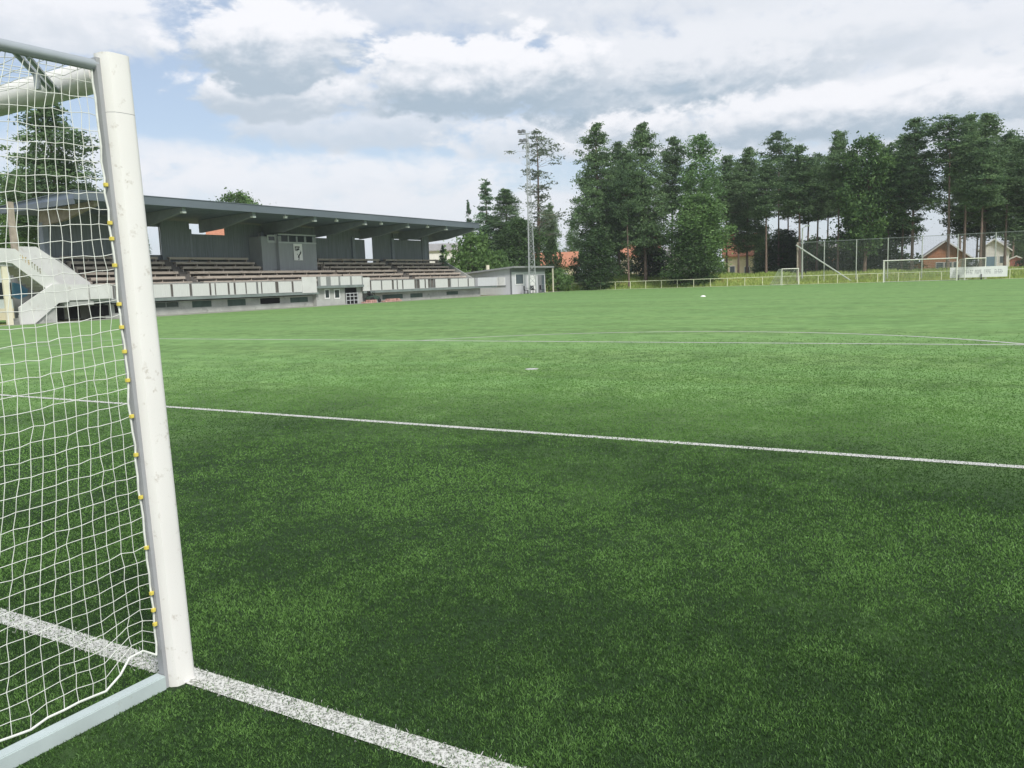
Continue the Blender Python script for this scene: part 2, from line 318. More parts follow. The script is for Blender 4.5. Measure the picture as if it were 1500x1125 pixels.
# standing fibres close to the camera
def vnoise(x, y, sc, seed):                                        # smooth value noise, 0..1
    tab = np.random.default_rng(seed).uniform(0, 1, (256, 256)); x = x/sc; y = y/sc
    i = np.floor(x).astype(int); j = np.floor(y).astype(int); u = x-i; v = y-j; u = u*u*(3-2*u); v = v*v*(3-2*v)
    g = lambda a, b: tab[a % 256, b % 256]
    return (g(i, j)*(1-u)+g(i+1, j)*u)*(1-v)+(g(i, j+1)*(1-u)+g(i+1, j+1)*u)*v
def blades(inline, name, m, dens0, rmax=24., r0=3.2):
    # even density up to r0, thinning as 1/r^2 beyond; wedge wider than the view
    half = R(62); rin = .6
    n1 = int(dens0*half*(r0**2-rin**2)); n2 = int(dens0*r0**2*2*half*math.log(rmax/r0))
    r = np.concatenate([np.sqrt(RNG.uniform(rin**2, r0**2, n1)), r0*np.exp(RNG.uniform(0, math.log(rmax/r0), n2))])
    r = r[RNG.uniform(0, 1, len(r)) < 1-sstep((r-5.)/(rmax-5.))]
    a = YAW + RNG.uniform(-half, half, len(r))
    x = CAM.x+r*np.sin(a); y = CAM.y+r*np.cos(a)
    lin = (np.abs(y-GY) < .052+.017*RNG.standard_normal(len(x))) | ((np.abs(y-GA) < .046+.010*RNG.standard_normal(len(x))) & (x > -13.1) & (x < 5.7))
    mix = RNG.uniform(0, 1, len(x)) < .30
    rad = np.hypot(x-CX, y-11.); gone = (np.abs(y-PA) < .07) | ((np.abs(rad-9.15) < .07) & (y > PA)) | (np.hypot(x-CX+.5, y-10.6) < .13)
    p1 = .5*vnoise(x, y, .9, 1)+.5*vnoise(x, y, .33, 2); p2 = .35*vnoise(x, y, .11, 3)+.35*vnoise(x, y, .05, 4)+.3*vnoise(x, y, .018, 9); p3 = .6*vnoise(x, y, 3.1, 5)+.4*vnoise(x, y, 1.7, 6)
    bald = RNG.uniform(0, 1, len(x)) < np.clip(1.8*(.45-p2)+.8*(.45-p1)+.05, 0, .8)
    keep = (lin & ~mix) if inline else (~lin | mix)
    keep &= ~gone & ~((np.abs(x-B0x) < .075) & (np.abs(y-B0y) < .085)) & (~bald | inline & (RNG.uniform(0, 1, len(x)) < .6))
    x, y, r, p1, p2, p3 = (q[keep] for q in (x, y, r, p1, p2, p3)); k = len(x)
    near_shade = np.clip(1.25-((x+.5)/9.)**2-((y-.6)/5.4)**2-1.5*(vnoise(x, y, 2.3, 8)-.5), 0, 1)  # same foreground shading, painted into the fibre tint as a darker oval
    hl = .0080*(.55+.8*RNG.uniform(0, 1, k))*(.7+.6*p1)
    lean = np.abs(.5+.5*RNG.standard_normal(k)); az = RNG.uniform(0, 2*np.pi, k)
    w = .0020*np.maximum(1, r/r0)*(.7+.7*RNG.uniform(0, 1, k))
    wa = RNG.uniform(0, np.pi, k)
    base = np.stack([x, y, np.full(k, .001)], 1); wx = np.stack([np.cos(wa)*w, np.sin(wa)*w, 0*w], 1)
    tip = base + np.stack([np.cos(az)*hl*lean, np.sin(az)*hl*lean, hl], 1)
    V = np.stack([base-wx, base+wx, tip+wx*.45, tip-wx*.45], 1).reshape(-1, 3); F = np.arange(4*k).reshape(-1, 4)
    tint = np.clip(-.86-.50*near_shade+.85*p1+1.15*p2+.62*p3+.80*(RNG.beta(1.2, 2.6, k)), 0, 1)
    return tag(npmesh(name, V, F, m, tint=tint), kind='stuff')
B0x, B0y = onz(262, 996, 0.).x, onz(262, 996, 0.).y
M['blade'] = leafmat('turf_fibre', (.010, .034, .011), (.150, .292, .074), .3, .55)
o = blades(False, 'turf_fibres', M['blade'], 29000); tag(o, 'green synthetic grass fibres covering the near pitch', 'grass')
o = blades(True, 'white_line_fibres', M['lineblade'], 15000); tag(o, 'white synthetic grass fibres of the near painted lines', 'grass')

# rough meadow grass on the bank
def meadow(n):
    x = RNG.uniform(-75, 22, n); y = RNG.uniform(104.2, 122, n); s = x < -47.5; y = np.where(s, RNG.uniform(95.5, 122, n), y)
    m_ = (y > 104.2) | (x < -50.2); x, y = x[m_], y[m_]; z = hgt(x, y); k = len(x)
    h = .18+.4*RNG.uniform(0, 1, k)**2; a = RNG.uniform(0, 2*np.pi, k); w = .04+.05*RNG.uniform(0, 1, k)
    b = np.stack([x, y, z-.03], 1); wx = np.stack([np.cos(a)*w, np.sin(a)*w, 0*w], 1); t = b+np.stack([RNG.normal(0, .1, k), RNG.normal(0, .1, k), h], 1)
    patch = .5+.5*np.sin(.13*x+1.4)*np.sin(.21*x+.5*y)
    tint = np.clip(np.interp(x, [-60, -40, -20, 10], [.0, .25, .55, .45])+.35*patch*RNG.uniform(.3, 1, k)+.25*RNG.uniform(0, 1, k)-.1, 0, 1)
    return tag(npmesh('meadow_grass', np.stack([b-wx, b+wx, t], 1).reshape(-1, 3), np.arange(3*k).reshape(-1, 3), M['meadowblade'], tint=tint), 'rough yellow green meadow grass on the bank behind the pitch', 'grass', kind='stuff')
meadow(60000)
# ------------------------------------------------------------------ near goal
B0 = onz(262, 996, 0.); T0 = onz(162, 82, 2.44); LEAN = (T0-B0); LEAN = Vector((LEAN.x/2.44, LEAN.y/2.44, 0))
def G(x, y, z): return Vector((B0.x+x+LEAN.x*z, B0.y+y+LEAN.y*z, z))
def garr(P):                                                       # same for arrays
    P = np.asarray(P, float); Q = P.copy(); Q[..., 0] += B0.x+LEAN.x*P[..., 2]; Q[..., 1] += B0.y+LEAN.y*P[..., 2]; return Q
goal = empty('football_goal', (B0.x, B0.y, 0), 'large white football goal with white net, its post close to the viewer', 'goal')
def post_profile(s=1., k=.89):                                            # rounded outer face, narrow net groove at the back
    pts = [(-.022, -.062), (.026, -.062), (.050, -.044), (.056, -.02)]
    pts += [(.056, .022)] + [(.056*abs(math.cos(t))**.62*(1 if math.cos(t) > 0 else -1), .022+.04*abs(math.sin(t))**.8) for t in np.linspace(.25, math.pi-.25, 11)] + [(-.056, .022)]
    pts += [(-.056, -.02), (-.048, -.044)]
    return [(x*s*k, y*s*k) for x, y in pts]
def post_mesh(x0, z0, z1, s=1.):
    mb = MB(); pr = post_profile(s); n = len(pr)
    for z in (z0, z1): mb.v += [tuple(G(x0+x, y, z)) for x, y in pr]
    mb.f += [tuple(reversed(range(n))), tuple(range(n, 2*n))] + [(i, (i+1) % n, n+(i+1) % n, n+i) for i in range(n)]
    return mb
for x0 in (0, -7.44):
    p = post_mesh(x0, 0, 2.2265).build('post', M['post'], goal, smooth=True)
    core = post_mesh(x0, 2.2267, 2.2283, .985).build('joint_gap', M['groove'], p)
    post_mesh(x0, 2.2285, 2.44).build('corner_fitting', M['post'], p, smooth=True)
    gv = MB(); gv.add([tuple(G(x0+x, y, z)) for z in (.0, 2.42) for x, y in ((-.017, -.072), (.015, -.072), (.015, -.056), (-.017, -.056))], [(3, 2, 1, 0), (4, 5, 6, 7), (0, 1, 5, 4), (1, 2, 6, 5), (2, 3, 7, 6), (3, 0, 4, 7)])
    gv.build('net_groove', M['groove'], p)
mb = MB(); pr = [(y, 2.382+x*1.02) for x, y in post_profile()]; n = len(pr)
for x in (-.06, -7.38): mb.v += [tuple(G(x, y, z)) for y, z in pr]
mb.f += [tuple(range(n)), tuple(reversed(range(n, 2*n)))] + [(i, n+i, n+(i+1) % n, (i+1) % n) for i in range(n)]
mb.build('crossbar', M['post'], goal, smooth=True)
mb = MB(); mb.bar(G(0, -.075, .029), G(0, -2.0, .029), .055, .06); mb.build('ground_bar', M['barpaint'], goal, bevel=.004)
mb = MB(); mb.bar(G(-7.44, -.075, .034), G(-7.44, -2.0, .034), .055, .06); mb.build('ground_bar', M['barpaint'], goal, bevel=.004)
mb = MB(); mb.bar(G(-7.47, -2.03, .034), G(.03, -2.03, .034), .055, .06); mb.build('rear_ground_bar', M['barpaint'], goal, bevel=.004)
mb = MB(); mb.bar(G(-.045, -.10, .008), G(.0, -.16, .008), .05, .016); mb.build('foot_bracket', M['barpaint'], goal)
BK = -.95                                                          # how far the top bars reach back
for x0 in (-.005, -7.435):
    MB().tube([G(x0, -.06, 2.395), G(x0, -.5, 2.392), G(x0, BK, 2.385), G(x0, BK-.12, 2.33), G(x0, -2.0, .06)], .021, 10).build('side_frame_bar', M['alu'], goal, smooth=True)
    sgn = -1 if x0 > -1 else 1
    b = MB(); b.tube([G(x0, -.36, 2.388), G(x0+sgn*.34, -.03, 2.36)], .011, 6); b.tube([G(x0, -.31, 2.375), G(x0+sgn*.29, -.03, 2.345)], .009, 6)
    b.bar(G(x0+sgn*.16, -.19, 2.37), G(x0+sgn*.16, -.19, 2.31), .016); b.build('corner_brace', M['alu'], goal)
# net
def warp(P, amp, seed):
    r = np.random.default_rng(seed); return P + r.normal(0, amp, P.shape)
nets = []
rows, cols = 42, 34
zz = np.linspace(.085, 2.385, rows); ss = np.linspace(0, 1, cols)
back = np.interp(zz, [0, 2.30, 2.4], [-1.97, -1.09, -.97])
Y = -.079 + ss[None]*(back[:, None]+.079); Z = np.repeat(zz[:, None], cols, 1)
dist = np.minimum(1, -Y/.55)
Z = Z - .035*np.sin(np.pi*ss)[None]*np.sin(np.pi*np.clip(Z/2.44, 0, 1))**.7
foot = np.clip(1-Z/.55, 0, 1)**1.5
Z = Z + foot*(.10*np.exp(-((Y+.16)/.10)**2) + .028*np.abs(np.sin((Y+.30)*np.pi/.30)))      # festooned lower edge
X = .02*np.sin(np.pi*ss)[None]*np.sin(3.1*Z+4*Y) - .004 + .012*np.sin(9*Y)*foot
P = garr(warp(np.stack([X+0*Z, Y+.012*np.sin(5*Z+9*ss[None])*dist, Z], -1), .0026, 3)); SIDE = P
nets.append(grid_segs(P)); Pm = SIDE.copy(); Pm[..., 0] -= 7.44; nets.append(grid_segs(Pm))
xs_ = np.linspace(-.01, -7.43, 100); ys_ = np.linspace(-.085, -.97, 13)
XX, YY = np.meshgrid(xs_, ys_); sag = .05*np.sin(np.pi*(YY+.06)/-.91)*np.minimum(1, np.minimum(-XX, 7.43+XX)/.6)
nets.append(grid_segs(garr(warp(np.stack([XX, YY, 2.385-sag], -1), .003, 4))))
zb = np.linspace(.08, 2.33, 34); XX, ZZ = np.meshgrid(xs_, zb); YB = np.interp(ZZ, [0, 2.30], [-1.97, -1.09])
nets.append(grid_segs(garr(warp(np.stack([XX, YB-.05*np.sin(3*XX)*np.sin(np.pi*ZZ/2.4), ZZ], -1), .004, 5))))
V, F = cords(np.concatenate([a for a, b in nets]), np.concatenate([b for a, b in nets]), .0014, 4)
net = npmesh('net', V-np.array(goal.location), F, M['cord'], goal)
def rope(name, pts, r, parent):
    return MB().tube(pts, r, 6).build(name, M['cord'], parent, smooth=True)
rope('edge_rope', [Vector(p)+Vector((.004, -.002, 0)) for p in SIDE[::-1, 0]], .0040, net)
low = [Vector(p) for p in SIDE[0, ::1]]
rope('edge_rope', low, .0043, net)
rope('edge_rope', [Vector(p)+Vector((0, 0, .008)) for p in SIDE[-1]], .0042, net)
for y in (270, 327, 348, 388, 445, 478, 515, 556, 609, 665, 727, 801, 868, 893, 913):
    best = min(np.linspace(.1, 2.4, 400), key=lambda z: abs((lambda d: 562.5-FPX*d.dot(_u)/d.dot(_f))(G(0, -.079, z)-CAM)-y))
    c = G(.004, -.080, best); m_ = MB(); m_.box(c.x-.005, c.x+.008, c.y-.009, c.y+.005, c.z-.009, c.z+.005); m_.bar(c+Vector((0, .0, -.002)), c+Vector((-.002, .022, .006)), .007, .006)
    m_.build('net_clip', M['clip'], goal, bevel=.0015)

# ------------------------------------------------------------------ grandstand (faces +X; runs along Y)
XF, XB, Y0, Y1 = -49.0, -55.7, 31.2, 81.2
st = empty('grandstand', (-52, 56, 0), 'long grey covered grandstand with cantilevered roof and rows of weathered benches', 'grandstand')
def part(mb, name, m, par=st, **k): return mb.build(name, m, par, **k)
# roof: thin wedge, slight fall to the back
rf = part(MB().prism([(XF, 8.50), (XF, 7.98), (XF-.25, 7.98), (-58.2, 7.62), (-58.2, 8.04)], 'y', 30.9, 80.4), 'roof', M['soffit'])
part(MB().box(XF+.003, XF+.06, 30.85, 80.45, 7.90, 8.46), 'fascia', M['roofmetal'], rf)
part(MB().prism([(XF+.10, 8.52), (XF+.10, 8.475), (-58.3, 8.05), (-58.3, 8.10)], 'y', 30.8, 80.5), 'roof_sheet', M['roofmetal'], rf)
part(MB().box(-58.2, XF-.02, 30.83, 30.897, 7.60, 7.96), 'verge_board', M['roofmetal'], rf)
beamY = [32.6, 39.6, 46.4, 53.5, 60.4, 67.2, 74.2, 79.9]
for i, y in enumerate(beamY):
    part(MB().prism([(XF-.3, 7.95), (XF-.3, 7.62), (-53.2, 6.85), (XB-.2, 6.66), (XB-.2, 7.70)], 'y', y-.16, y+.16), 'roof_beam', M['tanbeam'] if i == 0 else M['beam'])
    if i: 
        l = part(MB().box(-49.55, -49.27, y-.17, y+.17, 7.50, 7.63).box(-49.45, -49.35, y-.05, y+.05, 7.63, 7.66), 'roof_lamp', M['white'])
for y in (49.9, 56.3, 62.8, 70.6): part(MB().box(-49.45, -49.2, y-.12, y+.12, 7.62, 7.80).box(-49.36, -49.3, y-.03, y+.03, 7.80, 7.98), 'roof_lamp', M['white'])
for y in [32.6, 39.6]+[YX(q, 355, XB+.1) for q in (277.5, 384, 517, 574.5, 622)]: part(MB().box(XB-.32, XB+.22, y-.2, y+.2, 0, 6.9), 'column', M['beam'])
# base under the seating
bw = part(MB().box(XB, -49.62, Y0+1.5, Y1, 0, .98), 'base_wall', M['conc'])
def basewin(xa, xb, ya, yb, m, name='basement_window', frame=True, X=-49.62):
    a, b = onx(xa, ya, X), onx(xb, yb, X); y0, y1, z1, z0 = a.y, b.y, min(a.z, .93), max(b.z, .08)
    o = part(MB().box(X-.02, X+.012, y0, y1, z0, z1), name, m, bw)
    if frame:
        f = MB(); w = .05
        f.box(X, X+.03, y0-w, y1+w, z1, z1+w).box(X, X+.03, y0-w, y1+w, z0-w, z0).box(X, X+.03, y0-w, y0, z0, z1).box(X, X+.03, y1, y1+w, z0, z1).box(X, X+.025, (y0+y1)/2-.03, (y0+y1)/2+.03, z0, z1)
        # frame is a fixed child of the wall it is set in
        part(f, 'window_frame', M['panelpost'], bw)
basewin(224, 261, 439, 449, M['glass'])
for xa, xb, ya, yb in ((281, 310, 440, 449), (333, 360, 439, 447), (425, 451, 436, 442), (560, 590, 432, 437), (601, 619, 430, 435), (654, 671, 427, 431)):
    basewin(xa, xb, ya, yb, M['recess'], 'basement_shutter', False)
basewin(381, 410, 437, 444, M['dark'], 'basement_shade_sheet', False); basewin(167, 182, 443, 458, M['dark'], 'basement_shade_sheet', False); basewin(100, 118, 446, 466, M['dark'], 'basement_shade_sheet', False)
basewin(133, 160, 444, 462, M['dark'], 'basement_shade_sheet', False); basewin(62, 95, 447, 470, M['dark'], 'basement_shade_sheet', False)
# walkway slab and boarded parapet
part(MB().box(-51.0, -48.98, 29.2, 53.0, 1.06, 1.27), 'walkway_slab', M['slab'])
part(MB().box(-51.0, -48.98, 59.2, 84.0, .94, 1.15), 'walkway_slab', M['slab'])
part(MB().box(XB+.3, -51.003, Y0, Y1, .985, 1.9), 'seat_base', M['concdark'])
pl = [(133, 164), (171, 196), (205, 217), (222, 249), (253, 277), (281, 306), (309, 314), (316, 333), (336, 342), (345, 359), (361, 375), (378, 382), (384, 403), (408, 427), (430, 448)]
pr_ = [(544, 558), (560, 574), (577, 581), (583, 589), (591, 607), (615, 622), (624, 627), (638, 656), (661, 671), (672, 685), (687, 695)]
for k, lst in enumerate((pl, pr_)):
    zb_ = 1.30 if k == 0 else 1.18
    for xa, xb in lst:
        y0, y1 = YX(xa, 415, XF), YX(xb, 415, XF)
        part(MB().box(-49.05, -49.0, y0, y1, zb_, 2.24 if k == 0 else 2.12), 'parapet_panel', M['panel'])
    ya, yb = YX(lst[0][0], 415, XF)-.2, YX(lst[-1][1], 415, XF)+.2
    g = MB(); zt = 2.28 if k == 0 else 2.16; g.box(-49.10, -49.06, ya, yb, zt-.02, zt+.04).box(-49.10, -49.06, ya, yb, zb_-.04, zb_+.06)
    n_ = int((yb-ya)/.62)
    for i in range(n_+1): y = ya+(yb-ya)*i/n_; g.box(-49.13, -49.061, y-.035, y+.035, 1.15, zt-.021)
    part(g, 'parapet_railing', M['panelpost'])
    # boarding behind the panels, greyer
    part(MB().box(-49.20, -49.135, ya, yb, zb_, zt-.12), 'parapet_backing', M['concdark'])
part(MB().box(-52, -48.9, 79.6, 84.0, 1.16, 2.16), 'end_parapet', M['hut'])
# entrance block in the middle
eb = part(MB().box(-51, -49.2, 52.9, 59.2, 0, 1.55), 'entrance_block', M['conc'])
part(MB().box(-51.0, -48.75, 52.8, 59.0, 1.555, 1.78), 'entrance_canopy', M['slab'])
for xa, xb in ((470, 478), (485, 496), (499, 513), (516, 530)):
    y0, y1 = YX(xa, 413, -48.8), YX(xb, 413, -48.8); part(MB().box(-48.86, -48.81, y0, y1, 1.79, 2.58), 'parapet_panel', M['panel'])
part(MB().box(-48.95, -48.87, 52.9, 59.0, 1.785, 2.62), 'parapet_backing', M['panelpost'])
part(MB().box(-49.0, -48.94, 51.0, 52.78, 1.2, 2.6), 'parapet_panel', M['stair'])
part(MB().box(-49.0, -48.94, 59.05, 60.1, 1.16, 2.45), 'parapet_panel', M['stair'])
for xa, xb in ((476, 482), (490, 497)):
    a, b = onx(xa, 425, -49.2), onx(xb, 436, -49.2); f = part(MB().box(-49.2, -49.17, a.y-.09, b.y+.09, b.z-.09, a.z+.09), 'window', M['white'], eb); part(MB().box(-49.172, -49.165, a.y, b.y, b.z, a.z), 'pane', M['glass'], eb)
a, b = onx(505, 421, -49.2), onx(523, 441, -49.2)
part(MB().box(-49.22, -49.185, a.y, b.y, .02, a.z-.05), 'doorway_shade_sheet', M['dark'], eb)
f = MB()
for z in (.35, .7, 1.0): f.box(-49.10, -49.06, a.y, b.y, z-.03, z+.03)
for t in (0, .33, .66, 1): y = a.y+(b.y-a.y)*t; f.box(-49.104, -49.056, y-.03, y+.03, .0, 1.05)
part(f, 'door_gate', M['boothtrim'], eb)
# steps and benches
A1, A2 = (41.3, 42.4), (69.3, 70.4)
secs = [(33.4, A1[0]), (A1[1], 59.5), (59.7, A2[0]), (A2[1], 80.6)]
rowX = [-51.25-.78*i for i in range(6)]; rowZ = [2.46+.415*i for i in range(6)]
poly = [(-51.0, 1.903), (-51.0, 2.02)]
for i in range(6):
    z = 2.02+.415*i; xe = rowX[i]-.55; poly += [(xe, z), (xe, z+.415)]
poly[-1] = (rowX[5]-.55, poly[-2][1]); poly += [(XB+.02, poly[-1][1]), (XB+.02, 1.903)]
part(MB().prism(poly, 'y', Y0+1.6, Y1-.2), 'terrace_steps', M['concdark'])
BX0, BX1 = -53.85, 0
for i in range(6):
    for si, (ya, yb) in enumerate(secs):
        segs = [(ya, yb)]
        if i >= 3:
            bl, br = 50.7, 58.7
            segs = [(a_, b_) for a_, b_ in ((ya, min(yb, bl)), (max(ya, br), yb)) if b_-a_ > .5] if (ya < br and yb > bl) else segs
        for a_, b_ in segs:
            mb = MB(); mb.box(rowX[i]-.32, rowX[i]+.06, a_, b_, rowZ[i]-.06, rowZ[i]).box(rowX[i]+.061, rowX[i]+.10, a_, b_, rowZ[i]-.20, rowZ[i]-.004)
            k_ = max(2, int((b_-a_)/1.8))
            for j in range(k_+1): y = a_+.1+(b_-a_-.2)*j/k_; mb.box(rowX[i]-.28, rowX[i]-.0, y-.04, y+.04, rowZ[i]-.43, rowZ[i]-.061)
            part(mb, 'bench', M['bench'])
for ya, yb in (A1, A2):                                            # finer aisle steps
    mb = MB()
    for i in range(11): mb.box(-51.1-.39*i-.39, -51.1-.39*i, ya+.08, yb-.08, 1.95, 2.23+.2075*i)
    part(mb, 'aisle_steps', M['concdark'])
part(MB().prism([(-50.6, 1.2), (-50.6, 2.2), (-54.6, 4.35), (XB-.2, 4.6), (XB-.2, 1.2)], 'y', Y1-.18, Y1+.0), 'end_wall', M['conc'])
part(MB().prism([(-50.6, 1.3), (-50.6, 2.2), (-54.6, 4.35), (XB-.2, 4.6), (XB-.2, 1.3)], 'y', Y0+1.35, Y0+1.55), 'end_wall', M['conc'])
# back wall: boarded panels of uneven depth with gaps at the top
def bpan(xa, xb, X, top, m='backwall', z0=3.9, y0=None, y1=None):
    y0 = YX(xa, 355, X) if y0 is None else y0; y1 = YX(xb, 355, X) if y1 is None else y1
    return part(MB().box(X-.12, X, y0, y1, z0, top), 'back_panel', M[m])
bpan(0, 0, XB, 7.6, y0=32.8, y1=YX(212, 350, XB))
bpan(237, 279, XB+.35, 7.5); bpan(279, 331, XB, 6.52); bpan(331, 377, XB, 7.6); bpan(377, 392, XB-.2, 7.6)
bpan(392, 462, XB, 7.6); bpan(462, 480, XB, 6.62); bpan(480, 516, XB, 7.6); bpan(516, 534, XB+.12, 6.60); bpan(516, 534, XB+.0, 7.6, z0=6.75)
bpan(546, 573, XB, 7.5); bpan(573, 576, XB-.2, 7.5); bpan(576, 618, XB+.1, 6.78); bpan(576, 618, XB-.05, 7.5, z0=6.86); bpan(618, 628, XB+.2, 7.5)
bpan(212, 237, XB, 4.72)
part(MB().box(XB-.06, XB+.04, YX(212, 350, XB), YX(237, 350, XB), 6.98, 7.6), 'back_panel', M['backwall'])
part(MB().box(XB-.03, XB+.02, YX(234, 350, XB)-.05, YX(234, 350, XB)+.05, 4.7, 6.98), 'back_panel', M['boothtrim'])
# press booth
XBt = -53.75; by0, bym, by1 = YX(387, 360, XBt), YX(408, 360, XBt), YX(463, 360, XBt)
bo = part(MB().box(XB+.02, XBt, bym, by1, 3.15, 6.48), 'press_booth', M['booth'])
part(MB().box(XB+.02, XBt-.35, by0, bym-.003, 3.15, 6.42), 'booth_wing', M['booth'], bo)
za = onx(430, 345, XBt).z; zb2 = onx(430, 354.5, XBt).z
part(MB().box(XBt+.002, XBt+.05, bym, by1, za, za+.12).box(XBt+.002, XBt+.05, bym, by1, zb2-.14, zb2), 'booth_trim', M['boothtrim'], bo)
for xa, xb in ((412, 421), (423.5, 433), (436, 445), (448.5, 457)):
    y0, y1 = YX(xa, 350, XBt), YX(xb, 350, XBt); part(MB().box(XBt+.002, XBt+.03, y0, y1, zb2+.002, za-.002), 'booth_window', M['glass'], bo)
y0, y1 = YX(391, 350, XBt-.35), YX(405, 350, XBt-.35)
part(MB().box(XBt-.348, XBt-.30, y0, y1, zb2-.1, za).box(XBt-.348, XBt-.26, y1-.28, y1, zb2-.1, za+.05), 'booth_trim', M['boothtrim'], bo)
part(MB().box(XBt-.299, XBt-.28, y0+.15, y1-.32, zb2+.1, za-.14), 'booth_window', M['glass'], bo)
# club poster on the booth: white board, dark square upper left, dark figure lower right
a, b = onx(428.8, 357, XBt), onx(443, 381.5, XBt)
po = tag(MB().box(XBt+.051, XBt+.075, a.y, b.y, b.z, a.z).build('club_poster', M['sign'], loc=(XBt+.05, a.y, b.z)), 'tall white poster with dark emblem shapes on the press booth front', 'poster')
W_, H_ = b.y-a.y, a.z-b.z
def py_(u): return a.y+W_*u
def pz_(v): return b.z+H_*v
pm = MB(); xq = XBt+.0755
def rect(u0, u1, v0, v1): pm.box(xq, xq+.008, py_(u0), py_(u1), pz_(v0), pz_(v1))
rect(.14, .22, .58, .84); rect(.14, .70, .77, .84); rect(.30, .64, .62, .72); rect(.30, .42, .56, .62); rect(.56, .64, .72, .76)
pm.prism([(py_(.42), pz_(.18)), (py_(.60), pz_(.10)), (py_(.62), pz_(.28)), (py_(.82), pz_(.42)), (py_(.86), pz_(.52)), (py_(.70), pz_(.50)), (py_(.66), pz_(.40)), (py_(.48), pz_(.30))], 'x', xq, xq+.008)
rect(.48, .58, .03, .095); rect(.74, .84, .54, .58); rect(.36, .41, .33, .40)
pm.build('poster_print', M['black'], po)

# ------------------------------------------------------------------ outside staircase at the grandstand's left end
XS = -48.5
sc_ = empty('outside_staircase', (-49.5, 28, 0), 'off white outdoor staircase with two flights and painted parapet at the stand end', 'staircase')
mb = MB().prism([(20.0, 3.80), (20.0, 4.60), (25.6, 4.62), (26.45, 4.60), (29.15, 2.32), (29.15, 1.42), (28.6, 1.75), (26.2, 3.72), (25.6, 3.80)], 'x', XS-.14, XS)
part(mb, 'upper_parapet', M['stair'], sc_)
mb = MB().prism([(27.3, 4.85), (28.75, 4.85), (32.2, 2.50), (32.2, 1.50), (31.3, 1.50), (27.3, 4.05)], 'x', -50.35, -50.2)
part(mb, 'inner_parapet', M['stair'], sc_)
mb = MB().prism([(26.25, 0), (27.1, 0), (28.75, 1.22), (29.45, 1.27), (29.45, 2.44), (28.45, 2.40), (26.25, 1.05)], 'x', XS+.003, XS+.15)
part(mb, 'lower_parapet', M['stair'], sc_)
part(MB().box(XS-.1, XS+.02, 29.52, 30.85, 1.35, 2.36), 'landing_wall', M['stair'], sc_)
part(MB().box(XS-.1, XS+.02, 31.0, 32.5, 1.38, 2.34), 'landing_wall', M['stair'], sc_)
part(MB().box(XS-.16, XS-.11, 29.4, 32.6, 1.25, 2.28), 'landing_wall', M['conc'], sc_)
mb = MB()
for i in range(12): mb.box(-50.19, XS-.145, 26.4+.235*i, 26.4+.235*(i+1), 3.62-.19*i-.2, 3.8-.19*i)
part(mb, 'upper_steps', M['conc'], sc_)
mb = MB()
for i in range(7): mb.box(-50.0, XS, 26.4+.31*i, 26.4+.31*(i+1), .0, .18*(i+1))
part(mb, 'lower_steps', M['conc'], sc_)
part(MB().box(-54, XS-.145, 20.0, 26.38, 3.55, 3.8), 'platform', M['conc'], sc_)
part(MB().box(-54, XS, 29.2, 31.2, 1.0, 1.24), 'platform', M['conc'], sc_)
part(MB().box(-50.3, -50.1, 27.2, 27.55, 3.8, 7.6), 'post', M['tanbeam'], sc_)
part(MB().box(-52.6, -52.4, 26.8, 27.0, 3.8, 7.5), 'post', M['tanbeam'], sc_)
part(MB().box(XS-.30, XS-.16, 25.62, 25.98, 0, 3.55), 'support_post', M['cream'], sc_)
# faded painted lettering on the parapet: worn strokes following the slope
def strokes(name, m, y0, y1, n, seed):
    r = random.Random(seed); mb = MB()
    for i in range(n):
        t = (i+.5)/n; y = y0+(y1-y0)*t; z = np.interp(y, [26.45, 29.15], [4.42, 2.14]); w = (y1-y0)/n*.26; h = .17
        k = r.randint(0, 3); c = XS+.001, XS+.006
        mb.box(*c, y-w, y-w*.35, z-h, z+h)
        if k != 1: mb.box(*c, y-w*.34, y+w, z+h*.55, z+h)
        if k != 2: mb.box(*c, y-w*.34, y+w*.8, z-h*.2, z+h*.2)
        if k in (0, 3): mb.box(*c, y+w*.4, y+w, z-h, z-h*.21)
    return part(mb, name, m, sc_)
strokes('faded_lettering', M['ochre'], 26.62, 27.28, 4, 3); strokes('faded_lettering', M['olive'], 27.32, 27.92, 4, 5)
# blue tarpaulin stored under the stairs
tp = MB(); tp.prism([(27.1, 1.7), (27.2, 2.6), (27.6, 2.5), (28.05, 2.15), (28.0, 1.75), (27.5, 1.55)], 'x', -50.6, -50.45)
tag(tp.build('tarpaulin', M['blue'], loc=(-50.5, 27.6, 1.55)), 'blue tarpaulin hanging under the off white staircase', 'tarpaulin')
wallb = MB().box(-52.2, -52.0, 28.0, 31.2, 0, 3.5)
part(wallb, 'under_stair_wall', M['panelpost'], sc_)
# pale building left of the staircase
pb = empty('pale_building', (-64, 20, 0), 'pale blue green rendered building left of the staircase', 'building')
part(MB().box(-74, -60, 12, 33.4, .9, 5.0), 'wall', M['pale'], pb); part(MB().box(-74.2, -59.9, 12, 33.6, 0, .897), 'plinth', M['cream'], pb); part(MB().box(-74.5, -59.6, 11.7, 33.8, 5.003, 5.3), 'roof', M['greyroof'], pb)
for y in (27.5, 30.9): w = part(MB().box(-60, -59.96, y, y+1.4, 1.6, 2.8), 'window', M['glass'], pb)
mb = MB().box(-59.3, -53.5, 24, 31.0, 0.0, .06); tag(mb.build('lawn_patch', M['turf']), kind='structure')

